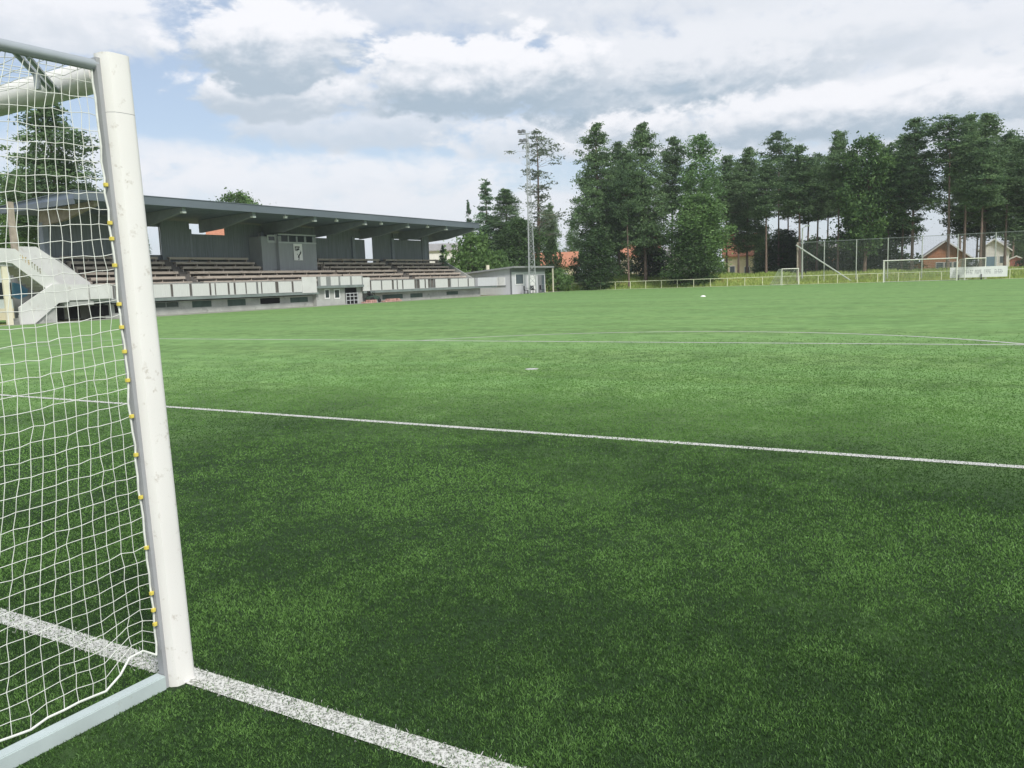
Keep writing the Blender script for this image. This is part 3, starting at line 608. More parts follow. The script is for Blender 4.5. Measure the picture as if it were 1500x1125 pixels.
# small things along the foot of the stand
def paver_stack(xp, yp, label, seed, nx):
    r = random.Random(seed); p = onz(xp, yp, 0); p = Vector((-48.6, onx(xp, yp, -48.6).y, 0)); mb = MB()
    for i in range(nx):
        for k in range(r.choice((1, 2, 2))):
            for j in range(2):
                i0 = len(mb.v); c = (p.x-.16+j*.32, p.y+i*.33); mb.box(c[0]-.14, c[0]+.14, c[1]-.14, c[1]+.14, k*.15, k*.15+.145); mb.rot(r.uniform(-.15, .15), *c, i0)
    return tag(mb.build('paving_stack', M['paver'], loc=p, bevel=.012), label, 'paving blocks', 'pink paving stacks at the foot of the stand')
paver_stack(534, 441, 'low pinkish heap of paving blocks nearest the entrance block of the stand', 1, 5)
paver_stack(563, 438.5, 'longer pinkish heap of paving blocks beyond the dark mower', 2, 8)
def mower(y):
    e = empty('ride_on_mower', (-48.75, y, 0), 'dark machine parked under the walkway beside the entrance block', 'mower')
    part(MB().prism([(y-.75, .28), (y-.75, .62), (y-.35, .70), (y+.3, .66), (y+.75, .55), (y+.75, .28)], 'x', -49.1, -48.5), 'body', M['machine'], e, bevel=.05)
    part(MB().box(-49.0, -48.6, y-.55, y-.15, .70, .82).box(-49.0, -48.6, y-.62, y-.52, .75, 1.12), 'seat', M['rubber'], e, bevel=.03)
    part(MB().tube([(-48.8, y+.35, .6), (-48.8, y+.15, .98)], .03, 6).tube([(-48.8+.17*math.cos(t), y+.13+.06*math.sin(t), .99+.15*math.sin(t)*.6) for t in np.linspace(0, 6.28, 13)], .015, 5), 'steering_wheel', M['rubber'], e)
    for dy, r_ in ((-.5, .28), (.55, .2)):
        for x in (-49.12, -48.48):
            part(MB().tube([(x-.06, y+dy, r_), (x+.06, y+dy, r_)], r_, 14), 'wheel', M['rubber'], e)
mower(YX(547, 434, -48.75))

# ------------------------------------------------------------------ hut at the far corner
HX, HY = -48.2, 86.2
hu = empty('clubhouse_hut', (HX-2, HY+4, 0), 'pale grey boarded hut with flat roof beyond the end of the stand', 'hut')
hw = part(MB().prism([(-56.5, 0), (HX, 0), (HX, 3.2), (-56.5, 2.55)], 'y', HY, HY+9.1), 'wall', M['hut'], hu)
part(MB().prism([(-57.0, 2.53), (HX+.75, 3.245), (HX+.75, 3.45), (-57.0, 2.74)], 'y', HY-.45, HY+10.4), 'roof', M['hutroof'], hu)
part(MB().box(HX-.12, HX+.02, HY-.03, HY-.001, 0, 3.15).box(HX+.001, HX+.025, HY-.03, HY+.14, 0, 3.15), 'corner_trim', M['huttrim'], hu)
part(MB().box(HX+.002, HX+.03, HY+.14, HY+9.1, 2.75, 3.17), 'eaves_board', M['huttrim'], hu)
a, b = ony(721, 406.5, HY), ony(740, 418, HY)
for x0, x1 in ((a.x, (a.x+b.x)/2-.06), ((a.x+b.x)/2+.06, b.x)):
    part(MB().box(x0, x1, HY-.05, HY-.001, b.z, a.z), 'window_shutter', M['white'], hu)
part(MB().box(a.x-.1, b.x+.15, HY-.08, HY-.051, b.z-.10, b.z-.003), 'window_sill', M['huttrim'], hu)
a, b = onx(755, 402, HX), onx(766, 415.5, HX)
w = part(MB().box(HX+.001, HX+.05, a.y-.12, b.y+.12, b.z-.12, a.z+.12), 'window_frame', M['white'], hu); part(MB().box(HX+.051, HX+.06, a.y, b.y, b.z, a.z), 'window', M['glassblue'], hu)
for xa, xb, m, nm in ((773, 785, 'white', 'door'), (788, 793, 'huttrim', 'side_panel'), (793.5, 797, 'glassblue', 'door')):
    y0, y1 = YX(xa, 415, HX), YX(xb, 415, HX); d = part(MB().box(HX+.001, HX+.055, y0, y1, .05, 2.3), nm, M[m], hu)
    if nm == 'door': part(MB().box(HX+.056, HX+.10, y0+.12, y0+.2, 1.0, 1.06), 'handle', M['steel'], d)
y = HY+10.2; part(MB().box(HX+.55, HX+.68, y-.07, y+.07, 0, 3.2), 'veranda_post', M['cream'], hu)
part(MB().tube([(-51.9, HY+.6, 2.7), (-51.9, HY+.6, 3.75)], .22, 10), 'vent_pipe', M['cream'], hu)
def chair(xp, rz, label):
    x, y = HX+1.0, YX(xp, 425, HX+1.0); e = empty('garden_chair', (x, y, 0), label, 'chair', 'dark chairs in front of the hut')
    def q(mb): return mb.rot(rz, x, y)
    part(q(MB().box(x-.26, x+.26, y-.26, y+.26, .40, .46)), 'seat', M['rubber'], e); part(q(MB().box(x-.27, x-.21, y-.26, y+.26, .46, .98)), 'backrest', M['rubber'], e)
    for sx in (-1, 1):
        for sy in (-1, 1): part(q(MB().bar((x+.23*sx, y+.23*sy, 0), (x+.22*sx, y+.22*sy, .40), .045)), 'leg', M['rubber'], e)
chair(770.5, .3, 'dark chair just right of the hut window'); chair(781, -.5, 'dark chair in front of the white hut door'); chair(794, .9, 'dark chair by the glazed right end door of the hut')
x, y = HX+1.3, YX(775.5, 428, HX+1.3); tb = empty('garden_table', (x, y, 0), 'small dark round table between the chairs at the hut', 'table')
part(MB().tube([(x, y, .66), (x, y, .70)], .5, 16), 'tabletop', M['huttrim'], tb); part(MB().tube([(x, y, .02), (x, y, .66)], .04, 8).tube([(x, y, 0), (x, y, .03)], .28, 12), 'pedestal', M['huttrim'], tb)

# ------------------------------------------------------------------ lattice floodlight mast in front of the hut
mx_, my_ = -46.6, onx(779, 431, -46.6).y
ma = empty('floodlight_mast', (mx_, my_, 0), 'tall pale lattice floodlight mast rising in front of the hut', 'floodlight')
Ht = 19.6; legs = []
def mw(z): return np.interp(z, [0, 6, Ht], [.58, .40, .15])
for k in range(3):
    t = 2*math.pi*k/3+.4; legs.append(lambda z, t=t: Vector((mx_+mw(z)*math.cos(t), my_+mw(z)*math.sin(t), z)))
    part(MB().tube([legs[-1](0), legs[-1](6), legs[-1](Ht)], [.07, .06, .04], 6), 'leg', M['steel'], ma)
mb = MB(); z = .3
while z < Ht-.3:
    dz = max(.36, mw(z)*1.5)
    for k in range(3):
        mb.bar(legs[k](z), legs[(k+1) % 3](min(z+dz, Ht)), .035); mb.bar(legs[k](z), legs[(k+1) % 3](z), .03)
    z += dz
part(mb, 'lattice', M['steel'], ma)
part(MB().bar((mx_-1.0, my_-.3, Ht-.1), (mx_+.35, my_+.1, Ht-.1), .1).bar((mx_-.9, my_-.3, Ht-1.2), (mx_+.3, my_+.1, Ht-1.2), .1), 'lamp_bracket', M['steel'], ma)
for dx, z in ((-.85, Ht+.25), (-.3, Ht+.25), (-.65, Ht-.85), (-.1, Ht-.85)):
    part(MB().prism([(mx_+dx-.2, z-.18), (mx_+dx+.22, z-.24), (mx_+dx+.2, z+.12), (mx_+dx-.15, z+.18)], 'y', my_-.5, my_-.05), 'lamp', M['huttrim'], ma, bevel=.03)

# ------------------------------------------------------------------ railing behind the pitch
YR = 104.1
rl = empty('pitch_railing', (-20, YR, 0), 'low yellowish white railing running along the far end of the pitch', 'railing')
x0r, x1r = -53.0, 14.0; n_ = 30
part(MB().box(x0r, x1r, YR-.03, YR+.03, 1.0, 1.07), 'top_rail', M['rail'], rl)
for i in range(n_+1): x = x0r+(x1r-x0r)*i/n_; part(MB().tube([(x, YR, -.05), (x, YR, 1.0)], .042, 6), 'post', M['rail'], rl)
rl2 = empty('pitch_railing', (-53, 99, 0), 'short low railing turning the corner beside the hut', 'railing')
part(MB().bar((-53.03, YR-.1, 1.03), (-49.4, 97.6, 1.03), .06, .07), 'top_rail', M['rail'], rl2)
for t in (.15, .42, .7, 1.): p = Vector((-53.03, YR-.1, 0)).lerp(Vector((-49.4, 97.6, 0)), t); part(MB().tube([(p.x, p.y, -.05), (p.x, p.y, 1.0)], .042, 6), 'post', M['rail'], rl2)

# ------------------------------------------------------------------ ball stop fence
YF = 107.
bf = empty('ball_stop_fence', (0, YF, 0), 'tall netted ball stop fence on slim posts behind the far goal', 'fence')
fx = [ony(p, 400, YF).x for p in (1168, 1207, 1254, 1300, 1350, 1402, 1457, 1503)]; fx.append(fx[-1]+5); fx.append(fx[-1]+5)
FT = 5.25
for i, x in enumerate(fx): part(MB().tube([(x, YF, gh(x, YF)-.2), (x, YF, FT)], .058 if i else .11, 7), 'post', M['fpost'] if i else M['tanbeam'], bf)
part(MB().tube([(fx[0], YF, FT-.05), (fx[-1], YF, FT-.05)], .03, 5), 'top_wire', M['wire'], bf)
gx = np.arange(fx[0], fx[-1], .16); gz_ = np.arange(.3, FT, .16)
A = np.concatenate([np.stack([gx, 0*gx+YF+.1, 0*gx+.2], 1), np.stack([0*gz_+fx[0], 0*gz_+YF+.1, gz_], 1)]); Bq = np.concatenate([np.stack([gx, 0*gx+YF+.1, 0*gx+FT-.05], 1), np.stack([0*gz_+fx[-1], 0*gz_+YF+.1, gz_], 1)])
V, F = cords(A, Bq, .0055, 3); npmesh('netting', V-np.array(bf.location), F, M['wire'], bf)
p0, p1 = ony(1166, 359, YF-.3), ony(1252, 415, YF-.3)
part(MB().tube([p0, p1], .085, 6), 'stay_pole', M['fpost'], bf)
# lamp post beside the fence
p = ony(1175, 395, 109.5); b_ = gh(p.x, p.y)
lp = empty('lamp_post', (p.x, p.y, b_), 'slim pale lamp post standing at the left end of the tall fence', 'lamp post')
part(MB().tube([(p.x, p.y, b_), (p.x, p.y, b_+6.6)], [.13, .08], 8), 'pole', M['fpost'], lp); part(MB().tube([(p.x, p.y, b_+6.55), (p.x+.5, p.y-.2, b_+6.8)], .04, 6), 'arm', M['fpost'], lp); part(MB().box(p.x+.35, p.x+.95, p.y-.35, p.y-.05, b_+6.74, b_+6.9), 'lamp_head', M['fpost'], lp, bevel=.03)

# ------------------------------------------------------------------ goals at the far end
def far_goal(xl, w, h, y, d, label, name='football_goal', rz=0., pr=.06, top=.9, slant=True):
    e = empty(name, (xl+w/2, y, 0), label, 'goal'); cx, cy = xl+w/2, y
    def q(mb): return mb.rot(rz, cx, cy)
    for x in (xl, xl+w): part(q(MB().tube([(x, y, 0), (x, y, h)], pr, 10)), 'post', M['goalwhite'], e)
    part(q(MB().tube([(xl-pr, y, h), (xl+w+pr, y, h)], pr, 10)), 'crossbar', M['goalwhite'], e)
    for x in (xl, xl+w): part(q(MB().tube([(x, y, h-.03), (x, y+top, h-.05), (x, y+d, .05), (x, y+.05, .05)], pr*.45, 6)), 'side_frame', M['goalwhite'], e)
    part(q(MB().tube([(xl, y+d, .05), (xl+w, y+d, .05)], pr*.45, 6)), 'rear_ground_bar', M['goalwhite'], e)
    sp = .13; segs = []
    xs = np.arange(xl, xl+w+.01, sp); zs = np.linspace(0, 1, int(h/sp))
    prof = np.array([[y, h], [y+top, h-.05], [y+d, .06]]); tt = np.linspace(0, 2, int((top+h)/sp)); yy = np.interp(tt, [0, 1, 2], prof[:, 0]); zz = np.interp(tt, [0, 1, 2], prof[:, 1])
    Pq = np.stack([np.repeat(xs[None], len(tt), 0), np.repeat(yy[:, None], len(xs), 1), np.repeat(zz[:, None], len(xs), 1)], -1); segs.append(grid_segs(Pq))
    for x in (xl, xl+w):
        s = np.linspace(0, 1, int(d/sp)+1); Zs = np.linspace(.05, h-.05, int(h/sp)); bk = np.interp(Zs, [.05, h-.05], [d, top]); Pq = np.stack([np.full((len(Zs), len(s)), x), y+s[None]*bk[:, None], np.repeat(Zs[:, None], len(s), 1)], -1); segs.append(grid_segs(Pq))
    V, F = cords(np.concatenate([a for a, b in segs]), np.concatenate([b for a, b in segs]), .007, 3)
    c, s = math.cos(rz), math.sin(rz); X_, Y_ = V[:, 0]-cx, V[:, 1]-cy; V = np.stack([X_*c-Y_*s, X_*s+Y_*c, V[:, 2]], 1)
    npmesh('net', V, F, M['farnet'], e)
    return e
p = ony(1294, 413, 100.1)
far_goal(p.x, 7.32, 2.44, 100.1, 1.9, 'white full size goal at the far end of the pitch')
p = ony(1150, 417, 101.5); far_goal(p.x-.9, 3.0, 1.95, 101.5, 1.8, 'small white portable goal seen from the side, left of the far goal', rz=R(62), pr=.05, top=.5)
p = ony(1428, 412, 102.2); far_goal(p.x-1.5, 3.0, 2.35, 102.2, 1.9, 'white portable goal standing behind the white banner', rz=R(50), pr=.05, top=.7)
# banner on the railing
YB_ = 103.3
a, b = ony(1391.5, 399, YB_), ony(1476, 396, YB_)
bn = empty('advertising_banner', ((a.x+b.x)/2, YB_, 0), 'long white banner with faint grey lettering in front of the far railing', 'banner')
z0, z1 = .25, 1.42
part(MB().box(a.x, b.x, YB_-.03, YB_+.02, z0, z1), 'board', M['sign'], bn)
for xp in (1404, 1437): x = ony(xp, 412, YB_-.5).x; part(MB().box(x-.08, x+.08, YB_-.75, YB_-.04, 0, .14).box(x-.05, x+.05, YB_-.12, YB_-.04, .14, .6), 'foot', M['rubber'], bn)
mb = MB(); r = random.Random(9); L_ = b.x-a.x
words = [(.05, .165, 3), (.26, .42, 5), (.44, .56, 4), (.60, .72, 4), (.78, .93, 5)]
for u0, u1, n in words:                                            # illegible at this distance: worn letter-like strokes
    for i in range(n):
        xa = a.x+L_*(u0+(u1-u0)*i/n); w = L_*(u1-u0)/n*.72; zc = (z0+z1)/2; h = .24; k = r.randint(0, 4); yv = (YB_-.036, YB_-.031)
        mb.box(xa, xa+w*.24, *yv, zc-h, zc+h)
        if k != 1: mb.box(xa+w*.245, xa+w, *yv, zc+h*.7, zc+h)
        if k != 2: mb.box(xa+w*.245, xa+w*.9, *yv, zc-.04, zc+.04)
        if k in (0, 3): mb.box(xa+w*.76, xa+w, *yv, zc-h, zc-.045)
        if k == 4: mb.box(xa+w*.76, xa+w, *yv, zc+.045, zc+h*.695)
part(mb, 'faded_lettering', M['ink'], bn)
p = onz(1030, 434.5); tag(MB().tube([(p.x, p.y, .0), (p.x, p.y, .05), (p.x, p.y, .09)], [.2, .16, .08], 14).build('marker_disc', M['sign'], loc=(p.x, p.y, 0)), 'tiny pale marker disc lying alone on the far turf', 'marker')
# ------------------------------------------------------------------ houses beyond the trees (local frame: x right, y away from the pitch)
def lpart(mb, name, m, par, **k):
    o = mb.build(name, m, **k); o.parent = par; return o
def house(label, pxm, D, w, dep, wall, roofh, turn, wm, rm, gable=False, wins=(), z=None, name='house', cat='house', over=.4, chimney=None):
    p = ond(pxm, 395, D); z = gh(p.x, p.y)-.3 if z is None else z
    e = empty(name, (p.x, p.y, z), label, cat); az = math.atan2(p.x-CAM.x, p.y-CAM.y); e.rotation_euler = (0, 0, -az+R(turn))
    if gable:
        W = lpart(MB().prism([(-w/2, 0), (w/2, 0), (w/2, wall), (0, wall+roofh), (-w/2, wall)], 'y', 0, dep), 'wall', M[wm], e)
        s = roofh/(w/2); t = .22
        poly = [(-w/2-over, wall-over*s+.02), (0, wall+roofh+.02), (w/2+over, wall-over*s+.02), (w/2+over, wall-over*s+t), (0, wall+roofh+t), (-w/2-over, wall-over*s+t)]
        rf = lpart(MB().prism(poly, 'y', -over, dep+over), 'roof', M[rm], e)
        bp = [(x, q) for x, q in poly]; lpart(MB().prism(bp, 'y', -over-.05, -over-.003), 'barge_board', M['housewhite'], rf)
    else:
        W = lpart(MB().prism([(0, 0), (dep, 0), (dep, wall), (dep/2, wall+roofh), (0, wall)], 'x', -w/2, w/2), 'wall', M[wm], e)
        s = roofh/(dep/2); t = .22
        rf = lpart(MB().prism([(-over, wall-over*s+.02), (dep/2, wall+roofh+.02), (dep+over, wall-over*s+.02), (dep+over, wall-over*s+t), (dep/2, wall+roofh+t), (-over, wall-over*s+t)], 'x', -w/2-over, w/2+over), 'roof', M[rm], e)
    if chimney is not None: lpart(MB().box(chimney-.4, chimney+.4, dep/2-.4, dep/2+.4, wall+roofh*.6, wall+roofh+1.), 'chimney', M['brick'], rf)
    for x, zz, ww, hh in wins:
        fr = lpart(MB().box(x-ww/2-.1, x+ww/2+.1, -.04, -.001, zz-.1, zz+hh+.1), 'window', M['white'], e)
        lpart(MB().box(x-ww/2, x+ww/2, -.055, -.042, zz, zz+hh), 'pane', M['glassblue'], fr)
    return e
house('cream house with orange tiled roof partly hidden by shrubs, right of the hut', 814, 148, 7.8, 7, 4.0, 2.3, 0, 'housecream', 'tile', wins=((-2.6, 1.4, 1, 1.2), (0, 1.4, 1, 1.2), (1.6, 1.4, .8, 1.2)), z=.1)
house('tall cream house with orange roof half hidden behind the bushy birch', 1089, 152, 6.6, 8, 4.6, 3.6, 0, 'housecream', 'tile', wins=((-1.9, .6, .8, 2.0), (.6, .6, .8, 1.8), (2.2, 2.6, .7, 1.)), z=.3, chimney=-2.2)
house('low pale shed with small roof beneath the dark trees', 1128, 138, 2.6, 2.5, 1.75, .7, 0, 'housewhite', 'greyroof', gable=True, wins=((-.5, .4, .8, 1.),), z=.85, name='shed', cat='shed')
house('orange brick gable wall glimpsed between trunks behind the tall fence', 1213, 168, 2.9, 6, 4.4, .6, 0, 'brick', 'greyroof', z=1.5)
hb = house('orange brick house with dark gable window behind the far goal', 1384, 140, 5.9, 9, 2.8, 2.2, 4, 'brick', 'greyroof', gable=True, wins=((-.7, 1.15, .9, .75), (.45, 1.15, .9, .75), (1.4, 1.15, .5, .75)), z=.25, over=.6)
lpart(MB().box(-5.0, -3.0, 1.0, 4.5, 0, 2.0).box(-3.0, -2.96, 1, 4.5, 0, 1.9), 'side_wing', M['brick'], hb); lpart(MB().box(-5.6, -4.1, .4, .95, 0, 1.2).box(-1.6, -.2, -.6, -.2, 0, 1.0), 'low_white_wall', M['housewhite'], hb); lpart(MB().box(-5.4, -2.96, .8, 4.7, 2.005, 2.2), 'side_wing_roof', M['greyroof'], hb)
hw2 = house('white gabled house with blue grey door at the right edge', 1455, 145, 4.0, 9, 3.2, 1.5, 0, 'housewhite', 'greyroof', gable=True, wins=((1.2, 1.2, .8, 1.),), z=.6)
lpart(MB().box(-1.0, .35, -.05, -.001, .1, 2.2), 'door', M['bluedoor'], hw2)
house('long pale house with low grey roof at the far right', 1492, 158, 8.5, 7, 2.9, 1.2, 0, 'housecream', 'greyroof', wins=((-2.6, 1., 1.2, 1.), (.2, 1., 1.2, 1.)), z=1.1)
rd = house('small red shed beside the white gabled house', 1488, 136, 1.5, 1.4, 1.3, .35, 0, 'red', 'greyroof', gable=True, z=.9, name='shed', cat='shed', over=.15)
house('cream house seen in slivers between trunks in the tall tree group', 938, 172, 8.0, 8, 4.4, 2.8, 0, 'housecream', 'tile', wins=((-2, 1., 1., 1.2), (1, 1, 1., 1.2)), z=1.6)
house('white house sliver behind the dark foot of the birch', 992, 165, 5.0, 7, 4.0, 1.8, 0, 'housewhite', 'greyroof', wins=((0, 1.2, 1, 1.2),), z=1.4)
house('pale house seen through the open right end of the grandstand', 640, 150, 8.5, 7, 7.6, 1.2, 0, 'housewhite', 'greyroof', wins=((-2.6, 3.4, 1.1, 1.3), (0, 3.4, 1.1, 1.3)), z=0)
house('house with red tiled roof showing through the slot behind the benches', 336, 105, 3.9, 7, 8.2, 3.4, 0, 'housecream', 'tile', z=0)

# ------------------------------------------------------------------ trees
def leaves(C, n_per, size, spread, flat, rng, narrow=.45, tint_c=None):
    k = len(C); n = k*n_per
    P = np.repeat(C, n_per, 0) + rng.normal(0, 1, (n, 3))*np.repeat(np.stack([spread, spread, spread*flat], 1), n_per, 0)
    d = rng.normal(0, 1, (n, 3)); d[:, 2] *= .7; d /= np.linalg.norm(d, axis=1, keepdims=True)
    e = np.cross(d, rng.normal(0, 1, (n, 3))); e /= np.linalg.norm(e, axis=1, keepdims=True)
    s = size*rng.uniform(.6, 1.35, (n, 1)); V = np.stack([P-d*s*.5-e*s*narrow*.5, P-d*s*.5+e*s*narrow*.5, P+d*s*.5+e*s*narrow*.35, P+d*s*.5-e*s*narrow*.2], 1)
    t = np.repeat(tint_c if tint_c is not None else rng.uniform(.1, .6, k), n_per) + rng.normal(0, .14, n)
    return V.reshape(-1, 3), np.arange(4*n).reshape(-1, 4), np.clip(t, 0, 1)
def make_tree(name, seed, H, prof, ncl, nper, leaf, spread, flat, lm, bm, rbase, droop=0., layers=0, limb=.5, narrow=.45, lean=.0, inner=.25, lump=.25):
    rng = np.random.default_rng(seed); px_, pr2 = zip(*prof)
    root = bpy.data.objects.new(name, None); COL.objects.link(root)
    tg = np.linspace(px_[0], px_[-1], 400); w = np.interp(tg, px_, pr2)**1.5+.02; t = rng.choice(tg, ncl, p=w/w.sum()) + rng.normal(0, .004, ncl)
    if layers: t = (np.round(t*layers)+rng.normal(0, .26, ncl))/layers
    k_ = max(6, ncl//22); t[:k_] = .86+.115*(np.arange(k_)+rng.uniform(0, 1, k_))/k_                # a closed tip
    t = np.clip(t, px_[0], .978)
    th = rng.uniform(0, 2*np.pi, ncl); ph = rng.uniform(0, 6.28, 4)
    lm_ = 1+lump*np.sin(3*th+ph[0]+9*t)+lump*.8*np.sin(2*th+ph[1]-17*t)+lump*.6*np.sin(31*t+ph[2])
    rad = np.interp(t, px_, pr2)*lm_; u = np.sqrt(rng.uniform(inner**2, 1, ncl)); r = rad*u
    bx = lambda q: lean*np.sin(2.2*q+ph[3])*H*.06
    C = np.stack([bx(t)+r*np.cos(th), r*np.sin(th), t*H-droop*r+rng.normal(0, .15, ncl)], 1)
    sp = spread*(.55+.6*rng.uniform(0, 1, ncl))*np.clip(.45+rad/np.max(pr2)*.7, .4, 1)
    V, F, T = leaves(C, nper, leaf, sp, flat, rng, narrow, rng.beta(1.6, 2.2, ncl)*.75)
    npmesh('crown', V, F, M[lm], root, tint=T)
    mb = MB(); zs = np.linspace(0, .97, 9); mb.tube([(float(bx(z)), 0, z*H-(.3 if z == 0 else 0)) for z in zs], [rbase*(1.18 if z == 0 else (1-.9*z)) for z in zs], 8)
    for i in rng.permutation(ncl)[:int(ncl*limb)]:
        if r[i] < .5: continue
        z0 = max(.05, t[i]*H - r[i]*rng.uniform(.1, .45)*(1 if droop < .1 else -.3)); z0 = min(z0, H*.96); q = z0/H
        a = Vector((float(bx(q)), 0, z0)); b = Vector(C[i]); mid = a.lerp(b, .5)+Vector((0, 0, rng.normal(.05, .12)))
        r0 = max(.02, rbase*(1-.9*q)*.32); mb.tube([a, mid, b], [r0, r0*.65, r0*.25], 4, caps=False)
    # dead stubs on the bare stem
    for i in range(5):
        z = H*rng.uniform(.12, max(.15, px_[0])); an = rng.uniform(0, 6.28); q = z/H; mb.tube([(float(bx(q)), 0, z), (float(bx(q))+.8*math.cos(an), .8*math.sin(an), z+rng.normal(0, .2))], [.035, .012], 4, caps=False)
    mb.build('trunk', M[bm], smooth=True).parent = root
    return root, H
T = {}
pf = [(.20, 1.6), (.28, 3.1), (.42, 3.7), (.6, 3.1), (.78, 2.2), (.9, 1.3), (.97, .6), (1, .2)]
T['pinefull'] = [make_tree('pine_tree', s, 24, pf, 430, 62, .31, .66, .42, 'pine', 'pinebark', .26, .10, 19, .4, lean=.15) for s in (11, 12, 13)]
pm_ = [(.30, 1.2), (.38, 2.4), (.5, 3.2), (.66, 3.3), (.8, 2.4), (.9, 1.4), (.97, .6), (1, .2)]
T['pinemid'] = [make_tree('pine_tree', s, 24, pm_, 330, 60, .31, .62, .4, 'pine', 'pinebark', .25, .05, 17, .5, lean=.12, lump=.33) for s in (15, 16)]
ph_ = [(.46, .8), (.53, 2.3), (.64, 3.1), (.76, 2.9), (.88, 1.9), (.96, .8), (1, .25)]
T['pinehigh'] = [make_tree('pine_tree', s, 24, ph_, 280, 60, .31, .62, .38, 'pine', 'pinebark', .24, .02, 16, .5, lean=.2, lump=.33) for s in (21, 22, 23, 24)]
pt_ = [(.62, .5), (.70, 1.4), (.78, 2.0), (.84, 2.2), (.90, 2.3), (.97, 1.3), (1, .4)]
T['pinethin'] = [make_tree('pine_tree', s, 24, pt_, 90, 56, .30, .58, .36, 'pine', 'pinebark', .20, 0, 15, .9, lean=.1, lump=.4) for s in (31, 32)]
pp = [(.26, 1.2), (.36, 3.0), (.45, 3.2), (.50, 1.6), (.60, 1.9), (.70, 1.3), (.78, 1.9), (.88, 1.8), (.96, 1.1), (1, .4)]
T['palepine'] = [make_tree('pine_tree', 41, 24, pp, 95, 30, .32, .55, .4, 'palepine', 'bark', .24, .0, 15, .95, lean=.2, lump=.4)]
sp_ = [(.06, 2.2), (.15, 2.7), (.4, 2.1), (.65, 1.4), (.85, .7), (1, .08)]
T['spruce'] = [make_tree('spruce_tree', s, 18, sp_, 360, 30, .34, .46, .5, 'spruce', 'bark', .22, .28, 24, .2, lump=.16) for s in (51, 52)]
bi = [(.12, 1.2), (.22, 2.7), (.4, 3.4), (.6, 3.2), (.8, 2.2), (.93, 1.2), (1, .35)]
T['birch'] = [make_tree('birch_tree', s, 22, bi, 380, 40, .29, .66, .8, 'birch', 'birchbark', .19, .08, 0, .4, .6, lump=.2) for s in (61,)]
de = [(.16, 1.6), (.28, 3.3), (.45, 4.0), (.65, 3.8), (.82, 2.9), (.94, 1.6), (1, .5)]
T['broad'] = [make_tree('broadleaf_tree', s, 18, de, 380, 42, .32, .76, .75, 'leaf', 'bark', .26, .03, 0, .4, .65, lean=.5) for s in (71, 72)]
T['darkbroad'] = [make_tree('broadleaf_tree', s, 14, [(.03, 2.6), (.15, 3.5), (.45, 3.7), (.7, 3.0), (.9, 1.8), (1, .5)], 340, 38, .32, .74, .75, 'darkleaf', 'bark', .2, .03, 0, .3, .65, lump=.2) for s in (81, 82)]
T['darkhigh'] = [make_tree('broadleaf_tree', 85, 14, [(.46, 2.2), (.55, 3.4), (.7, 3.6), (.85, 2.6), (1, .6)], 260, 38, .32, .72, .7, 'darkleaf', 'bark', .17, .03, 0, .4, .65, lump=.2)]
bu = [(.0, 1.3), (.15, 1.9), (.45, 2.2), (.75, 1.6), (.93, .8), (1, .3)]
T['bush'] = [make_tree('bush', s, 3.2, bu, 90, 34, .22, .34, .8, 'leaf', 'bark', .06, 0, 0, .2, .65, lump=.3) for s in (91, 92)]
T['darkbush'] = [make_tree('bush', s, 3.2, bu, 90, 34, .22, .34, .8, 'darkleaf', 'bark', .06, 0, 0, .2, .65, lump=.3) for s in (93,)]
T['brightbush'] = [make_tree('bush', 95, 5, [(.0, 1.8), (.2, 2.6), (.5, 2.7), (.8, 1.7), (1, .4)], 160, 36, .26, .42, .8, 'brightleaf', 'bark', .09, 0, 0, .2, .65, lump=.2)]
used = {}
def plant(kind, px, ytop, D, wpx, label, cat='tree', group=None, z=None, var=None):
    lst = T[kind]; i = used.get(kind, 0); used[kind] = i+1; j = (i if var is None else var) % len(lst)
    root, H = lst[j]
    o = root if not root.get('label') else copy_tree(root)
    yb = 400 if z is None else 400
    p = ond(px, yb, D); zb = gh(p.x, p.y)-.05 if z is None else z
    q = ond(px, ytop, D); h = q.z-zb
    base_w = {'pinefull': 9., 'pinemid': 8.8, 'darkhigh': 9., 'pinehigh': 8.5, 'pinethin': 6., 'palepine': 7.6, 'spruce': 6.4, 'birch': 8.6, 'broad': 10., 'darkbroad': 9., 'bush': 4.6, 'darkbush': 4.6, 'brightbush': 5.6}[kind]
    sw = wpx*D/FPX/base_w
    tag(o, label, cat, group); o.location = (p.x, p.y, zb); o.scale = (sw, sw, h/H); o.rotation_euler = (0, 0, random.uniform(0, 6.28))
    return o
g1 = 'tall trees in a row behind the pitch'; g2 = 'dark lower trees behind the row'; g3 = 'bushes at the edge of the trees'
# left, behind the stand
plant('pinemid', 92, 142, 84, 128, 'big pine seen through the goal net above the left end of the stand', z=0, var=1)
plant('broad', 38, 250, 92, 105, 'rounded leafy tree low behind the net, left of the big pine', z=0, var=0)
plant('broad', 352, 279, 114, 90, 'leafy tree top peeking over the grandstand roof', z=0, var=1)
plant('spruce', 219, 343, 80, 26, 'small tree visible through the opening in the stand back wall', z=0, var=1)
